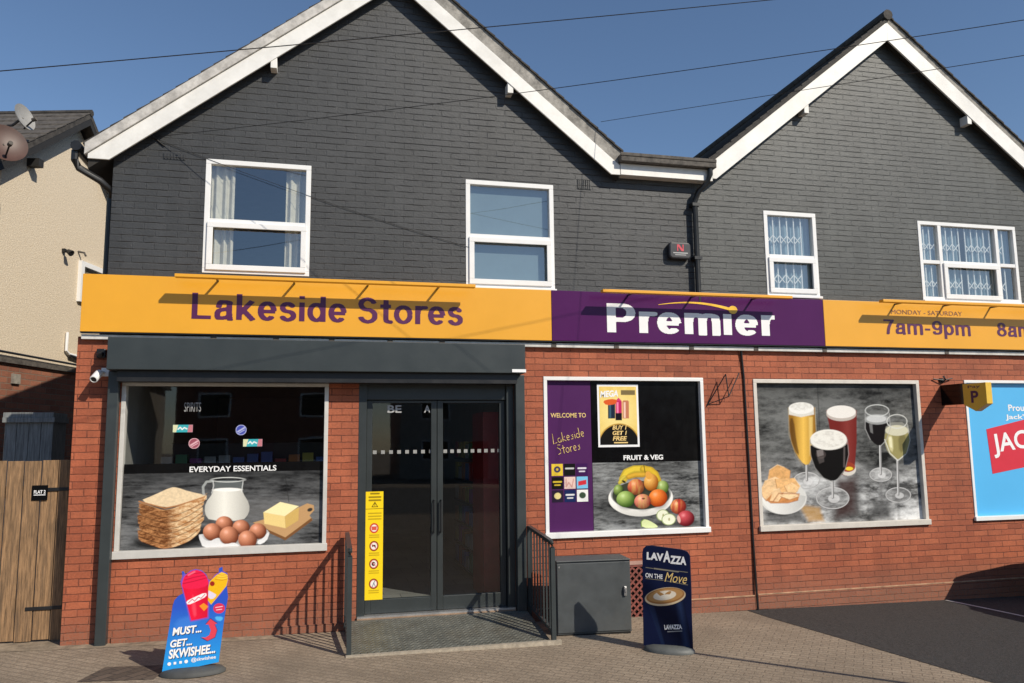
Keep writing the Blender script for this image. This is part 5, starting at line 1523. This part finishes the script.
# local frame: +Y runs along the side wall (away), +X points out of the wall towards the shop; s along y
M_ren = mat('cream pebbledash', (.66, .565, .43), .95, var=.2, scale=55, bump=1.0, bscale=70, dirt=(.6, .49, .35), dirt_amt=.6)
s0, s1 = .52, 5.2
apx = 2.02
def nb_prism(b, pts, x0_, x1_):
    v1 = [b.bm.verts.new((x0_, s, z)) for s, z in pts]; v2 = [b.bm.verts.new((x1_, s, z)) for s, z in pts]
    b.bm.faces.new(v1); b.bm.faces.new(v2[::-1])
    n = len(pts)
    for i in range(n): b.bm.faces.new((v1[i], v1[(i + 1) % n], v2[(i + 1) % n], v2[i]))
    return b
b = MB(); nb_prism(b, [(s0, 3.08), (s1, 3.08), (s1, 3.3), (s1, 5.0), (3.2, 5.52), (apx, 6.50), (s0, 5.38)], -4.5, 0.0)
b.build('rendered_wall', M_ren, NH)
b = MB(); b.box(-4.48, -.012, s0 + .01, s1, -.3, 3.02); b.build('brick_base', M_nbrick, NH)
b = MB(); b.box(-4.5, .03, s0 - .02, s1, 3.02, 3.08); b.build('band_course', M_gut, NH)
# roof slabs
for pts in ([(s0 - .3, 5.28), (apx, 6.58), (apx, 6.66), (s0 - .3, 5.37)], [(apx, 6.58), (3.3, 5.42), (3.3, 5.52), (apx, 6.66)]):
    b = MB(); nb_prism(b, pts, -5, .19); b.build('roof_slope', M_tile, NH)
b = MB()
n = 9
for k in range(n):
    ya, yb_ = s0 - .32 + (apx - s0 + .32) * k / n, s0 - .32 + (apx - s0 + .32) * (k + 1.1) / n
    zf = lambda y: 5.28 + .09 + (y - s0 + .3) * (6.66 - 5.37) / (apx - s0 + .3)
    nb_prism(b, [(ya, zf(ya) + .012), (yb_, zf(yb_) + .002), (yb_, zf(yb_) + .01), (ya, zf(ya) + .03)], -5, .20)
b.build('slate_courses', mat('grey slate', (.085, .075, .065), .85, var=.35, scale=14), NH)
b = MB(); b.tube([(.2, apx, 6.66), (-5, apx, 6.66)], .05, 8); b.build('ridge_tiles', M_tile, NH, smooth=True)
M_dk = mat('dark barge timber', (.02, .019, .018), .7)
for pts in ([(s0 - .3, 5.18), (apx, 6.48), (apx, 6.58), (s0 - .3, 5.28)], [(apx, 6.48), (3.3, 5.32), (3.3, 5.42), (apx, 6.58)]):
    b = MB(); nb_prism(b, pts, .16, .186); b.build('barge_board', M_dk, NH)
b = MB(); b.box(.0, .155, .98, 1.08, 5.52, 5.62); b.build('purlin_end', M_dk, NH)
# side window near the shop corner
b = MB(); frame = [(2.28, 2.95, 3.95, 4.62)]
f = MB(); f.box(0, .05, 2.25, 2.33, 4.02, 4.6); f.box(0, .05, 2.33, 3.2, 4.53, 4.6); f.box(0, .05, 2.33, 3.2, 4.02, 4.08); f.box(0, .04, 3.2, 3.27, 4.02, 4.6)
wn = f.build('side_window', M_white, NH)
b = MB(); b.box(.0, .02, 2.33, 3.2, 4.08, 4.53); b.build('pane', M_glassu, wn)
b = MB(); b.box(-.01, .02, .98, 1.12, 2.78, 2.9); b.build('air_vent', M_conc, NH)
b = MB(); b.tube([(.03, 2.03, 3.55), (.03, 2.03, 3.3), (.03, 2.1, 3.26), (.03, 3.0, 3.22)], .02, 8); b.build('waste_pipe', M_wtxt, NH, smooth=True)
b = MB(); b.tube([(.04, 2.1, 3.24), (.04, 3.2, 3.14)], .02, 6); b.tube([(.05, .5, 3.14), (.05, 3.3, 3.12)], .015, 6); b.build('service_cable', M_black, NH, smooth=True)
# security light on the neighbour's wall
nb = lambda s, z, o=0: (-4.82 + 1.235 * (math.sin(ang) * s + math.cos(ang) * o), 2.99 + 1.235 * (math.cos(ang) * s - math.sin(ang) * o), CAM_H + 1.235 * (z - CAM_H))
t = thing('security_light', 'small black floodlight on the cream house wall', 'light', nb(1.86, 4.62), -ang)
b = MB(); b.box(0, .05, -.03, .03, .0, .06); b.tube([(.03, 0, .03), (.1, 0, .0)], .015, 8); b.build('mount', M_black, t)
b = MB(); b.lathe([(0, -.05), (.035, -.045), (.055, .04), (.05, .045), (0, .03)], 16, (.8, -.2, -.5), (.12, 0, .0)); b.build('lamp_head', M_black, t, smooth=True)
t = thing('wall_spigot', 'small brown pipe stub on cream wall above its side window', 'pipe', nb(2.22, 4.72), -ang)
b = MB(); b.tube([(0, 0, 0), (.1, .02, -.02), (.13, .02, -.08)], .018, 8); b.build('pipe_stub', M_gut, t, smooth=True)
# satellite dishes
def dish(name_label, s, z, o, r, dirn, m):
    p = nb(s, z, o)
    t = thing('satellite_dish', name_label, 'dish', p)
    d_ = Vector(dirn).normalized()
    prof = [(r * k / 8, .22 * r * (k / 8) ** 2) for k in range(9)] + [(r * k / 8, .22 * r * (k / 8) ** 2 - .012) for k in range(8, -1, -1)]
    MB().lathe(prof, 32, d_, (0, 0, 0)).build('reflector', m, t, smooth=True)
    side = Vector((0, 0, -1))
    lnb = d_ * r * .95 + side * r * .45
    MB().tube([side * r * .9 + d_ * .15 * r, lnb], .012, 6).build('feed_arm', M_black, t)
    MB().lathe([(0, -.03), (.03, -.025), (.03, .04), (0, .045)], 12, d_, lnb).build('receiver', M_gut, t, smooth=True)
    wall_ = Vector((-math.cos(ang), math.sin(ang), 0))
    MB().tube([(0, 0, 0), wall_ * o * .6 + Vector((0, 0, -.12)), wall_ * o + Vector((0, .0, -.12))], .018, 8).build('bracket', M_gut, t)
    return t
dish('brown round satellite dish on cream house corner, cut by left edge', -.07, 5.38, .42, .28, (.55, -.8, .25), mat('brown dish', (.075, .034, .024), .5, var=.15))
dish('pale grey satellite dish seen edge on above the slates', .47, 5.93, .25, .20, (.98, -.35, .3), mat('pale dish', (.3, .295, .28), .5, var=.1))

# ================================================================== OVERHEAD WIRES
def wire(p, q, sag, label, r=.007):
    p, q = Vector(p), Vector(q)
    pts = [p.lerp(q, k / 24) - Vector((0, 0, sag * 4 * (k / 24) * (1 - k / 24))) for k in range(25)]
    return tag(MB().tube(pts, r, 6).build('overhead_wire', M_black, smooth=True), label, 'cable')
wire((-4.6, -3.0, 4.2), (6.6, -3.0, 6.62), .03, 'thin overhead wire crossing the sky above left gable peak', .0038)
wire((-1.84, -.01, 5.40), (7.96, -5.2, 5.60), .09, 'thin overhead wire from left of gable wall across to the right gable peak', .0034)
wire((3.32, -.2, 5.95), (6.6, -5.35, 4.92), .0, 'faint lower overhead wire from the left gable slope past the right gable', .003)
wire((-1.84, -.012, 5.38), (1.75, -.012, 4.3), .05, 'thin black wire sagging across the grey wall from the left gable', .0025)
t = thing('wire_hook', 'small black wire hook on grey wall left of the first upper window', 'hook', (-1.84, 0, 5.38))
b = MB(); b.tube([(0, 0, 0), (-.01, -.04, .0), (-.03, -.05, .03)], .01, 6); b.tube([(.0, -.01, .0), (.1, -.014, -.08)], .008, 6); b.build('hook', M_black, t, smooth=True)

# ================================================================== THINGS BESIDE THE VIEW THAT CAST THE SHADOWS SEEN IN IT
t = thing('sign_post', 'slim leaning grey road sign post whose shadow crosses the paving', 'post', (5.9, -3.95, ground_z(5.9)))
MB().tube([(0, 0, -.05), (-.46, -.54, 3.55)], .03, 12).build('post', M_steel, t, smooth=True)

# parked car, nose to the wall
CAR = thing('parked_car', 'dark blue parked hatchback nosed up to the wall at far right', 'car', (9.60, -.55, ground_z(9.6)), R(5))
M_car = mat('dark blue car paint', (.015, .025, .07), .2, var=.05)
M_tyre = mat('tyre rubber', (.02, .02, .02), .8)
# local: +Y is towards the nose (nose at y=0), car body runs to y=-4.2
prof = [(-.02, .35), (.0, .62), (-.03, .90), (-.13, 1.02), (-.95, 1.12), (-1.55, 1.52), (-2.4, 1.6), (-3.4, 1.53), (-3.95, 1.12), (-4.1, .98), (-4.15, .5), (-4.1, .3), (-.1, .25)]
b = MB()
secs = []
for wx, dz, in_ in ((-.88, -.03, .03), (-.86, 0, 0), (-.70, .012, -.01), (0, .03, -.03), (.70, .012, -.01), (.86, 0, 0), (.88, -.03, .03)):
    row = []
    for y, z in prof:
        tum = .0 if z < 1.05 else .16 * (z - 1.05) / .5
        x = wx * (1 - tum)
        fr = .9 if y > -.1 or y < -4.05 else 1
        row.append(b.bm.verts.new((x * fr, y + (in_ if y > -2 else -in_) * -1, z + (dz if z > .9 else 0))))
    secs.append(row)
for A_, C_ in zip(secs, secs[1:]):
    for k in range(len(prof)):
        j = (k + 1) % len(prof)
        b.bm.faces.new((A_[k], A_[j], C_[j], C_[k]))
b.bm.faces.new(secs[0]); b.bm.faces.new(secs[-1][::-1])
b.build('body', M_car, CAR, smooth=True, angle=40, bevel=.03)
for sx in (-1, 1):
    b = MB()
    v = [(sx * .872, -1.35, 1.10), (sx * .80, -1.68, 1.46), (sx * .79, -3.2, 1.46), (sx * .872, -3.6, 1.12)]
    b.face(v if sx < 0 else v[::-1]); o = b.build('side_glass', M_blk, CAR)
    o.location.x = sx * .012
    for y in (-.85, -3.3):
        b = MB(); b.lathe([(.2, -.1), (.3, -.1), (.32, -.06), (.32, .06), (.3, .1), (.2, .1)], 28, (sx, 0, 0), (sx * .80, y, .32)); w_ = b.build('wheel', M_tyre, CAR, smooth=True)
        b = MB(); b.lathe([(0, .08), (.05, .085), (.19, .07), (.2, .1)], 20, (sx, 0, 0), (sx * .80, y, .32)); b.build('rim', M_steel, w_, smooth=True)
    b = MB(); b.box(sx * .78 - .12, sx * .78 + .12, -.1, -.02, .7, .84); b.build('headlight', M_wtxt, CAR, bevel=.03)
b = MB(); b.face([(-.72, -.98, 1.13), (.72, -.98, 1.13), (.64, -1.5, 1.52), (-.64, -1.5, 1.52)]); o = b.build('windscreen', M_blk, CAR); o.location = (0, .03, .02)

# painted bay line by the wall
sheet('bay_line', [(7.96, -.05), (8.01, -.05), (8.2, -1.3), (8.15, -1.3)], mat('worn white line', (.55, .54, .52), .8, var=.25, scale=30), 0.009)

# houses and hedge across the road (seen in the glass)
for k, (x, c) in enumerate(((-14, (.4, .36, .3)), (-3, (.28, .12, .08)), (9, (.42, .4, .36)), (20, (.3, .13, .09)))):
    t = thing('terraced_house', ('cream', 'dark brick', 'pale grey', 'orange brick')[k] + ' terraced house across the road behind the camera', 'house', (x, -36, ground_z(x)), 0)
    mm_ = mat('house wall ' + ('cream', 'brown', 'grey', 'orange')[k], c, .9)
    b = MB(); b.box(-4.6, 4.6, -7, 0, -.3, 5.2); b.build('wall', mm_, t)
    b = MB(); v1 = [b.bm.verts.new((-4.9, y, z)) for y, z in ((.3, 5.1), (-3.5, 7.6), (-7.3, 5.1))]; v2 = [b.bm.verts.new((4.9, y, z)) for y, z in ((.3, 5.1), (-3.5, 7.6), (-7.3, 5.1))]
    b.bm.faces.new(v1); b.bm.faces.new(v2[::-1])
    for i in range(3): b.bm.faces.new((v1[i], v1[(i + 1) % 3], v2[(i + 1) % 3], v2[i]))
    b.build('roof', M_tile, t)
    for wx_, z_ in ((-2.6, 1.0), (2.6, 1.0), (-2.6, 3.4), (2.6, 3.4)):
        f = MB(); f.box(wx_ - .8, wx_ + .8, 0, .05, z_, z_ + 1.3); o = f.build('window', M_white, t)
        f = MB(); f.box(wx_ - .7, wx_ + .7, .05, .06, z_ + .1, z_ + 1.2); f.build('pane', M_blk, o)
    f = MB(); f.box(-.5, .5, 0, .06, 0, 2.1); f.build('door', M_redp, t)
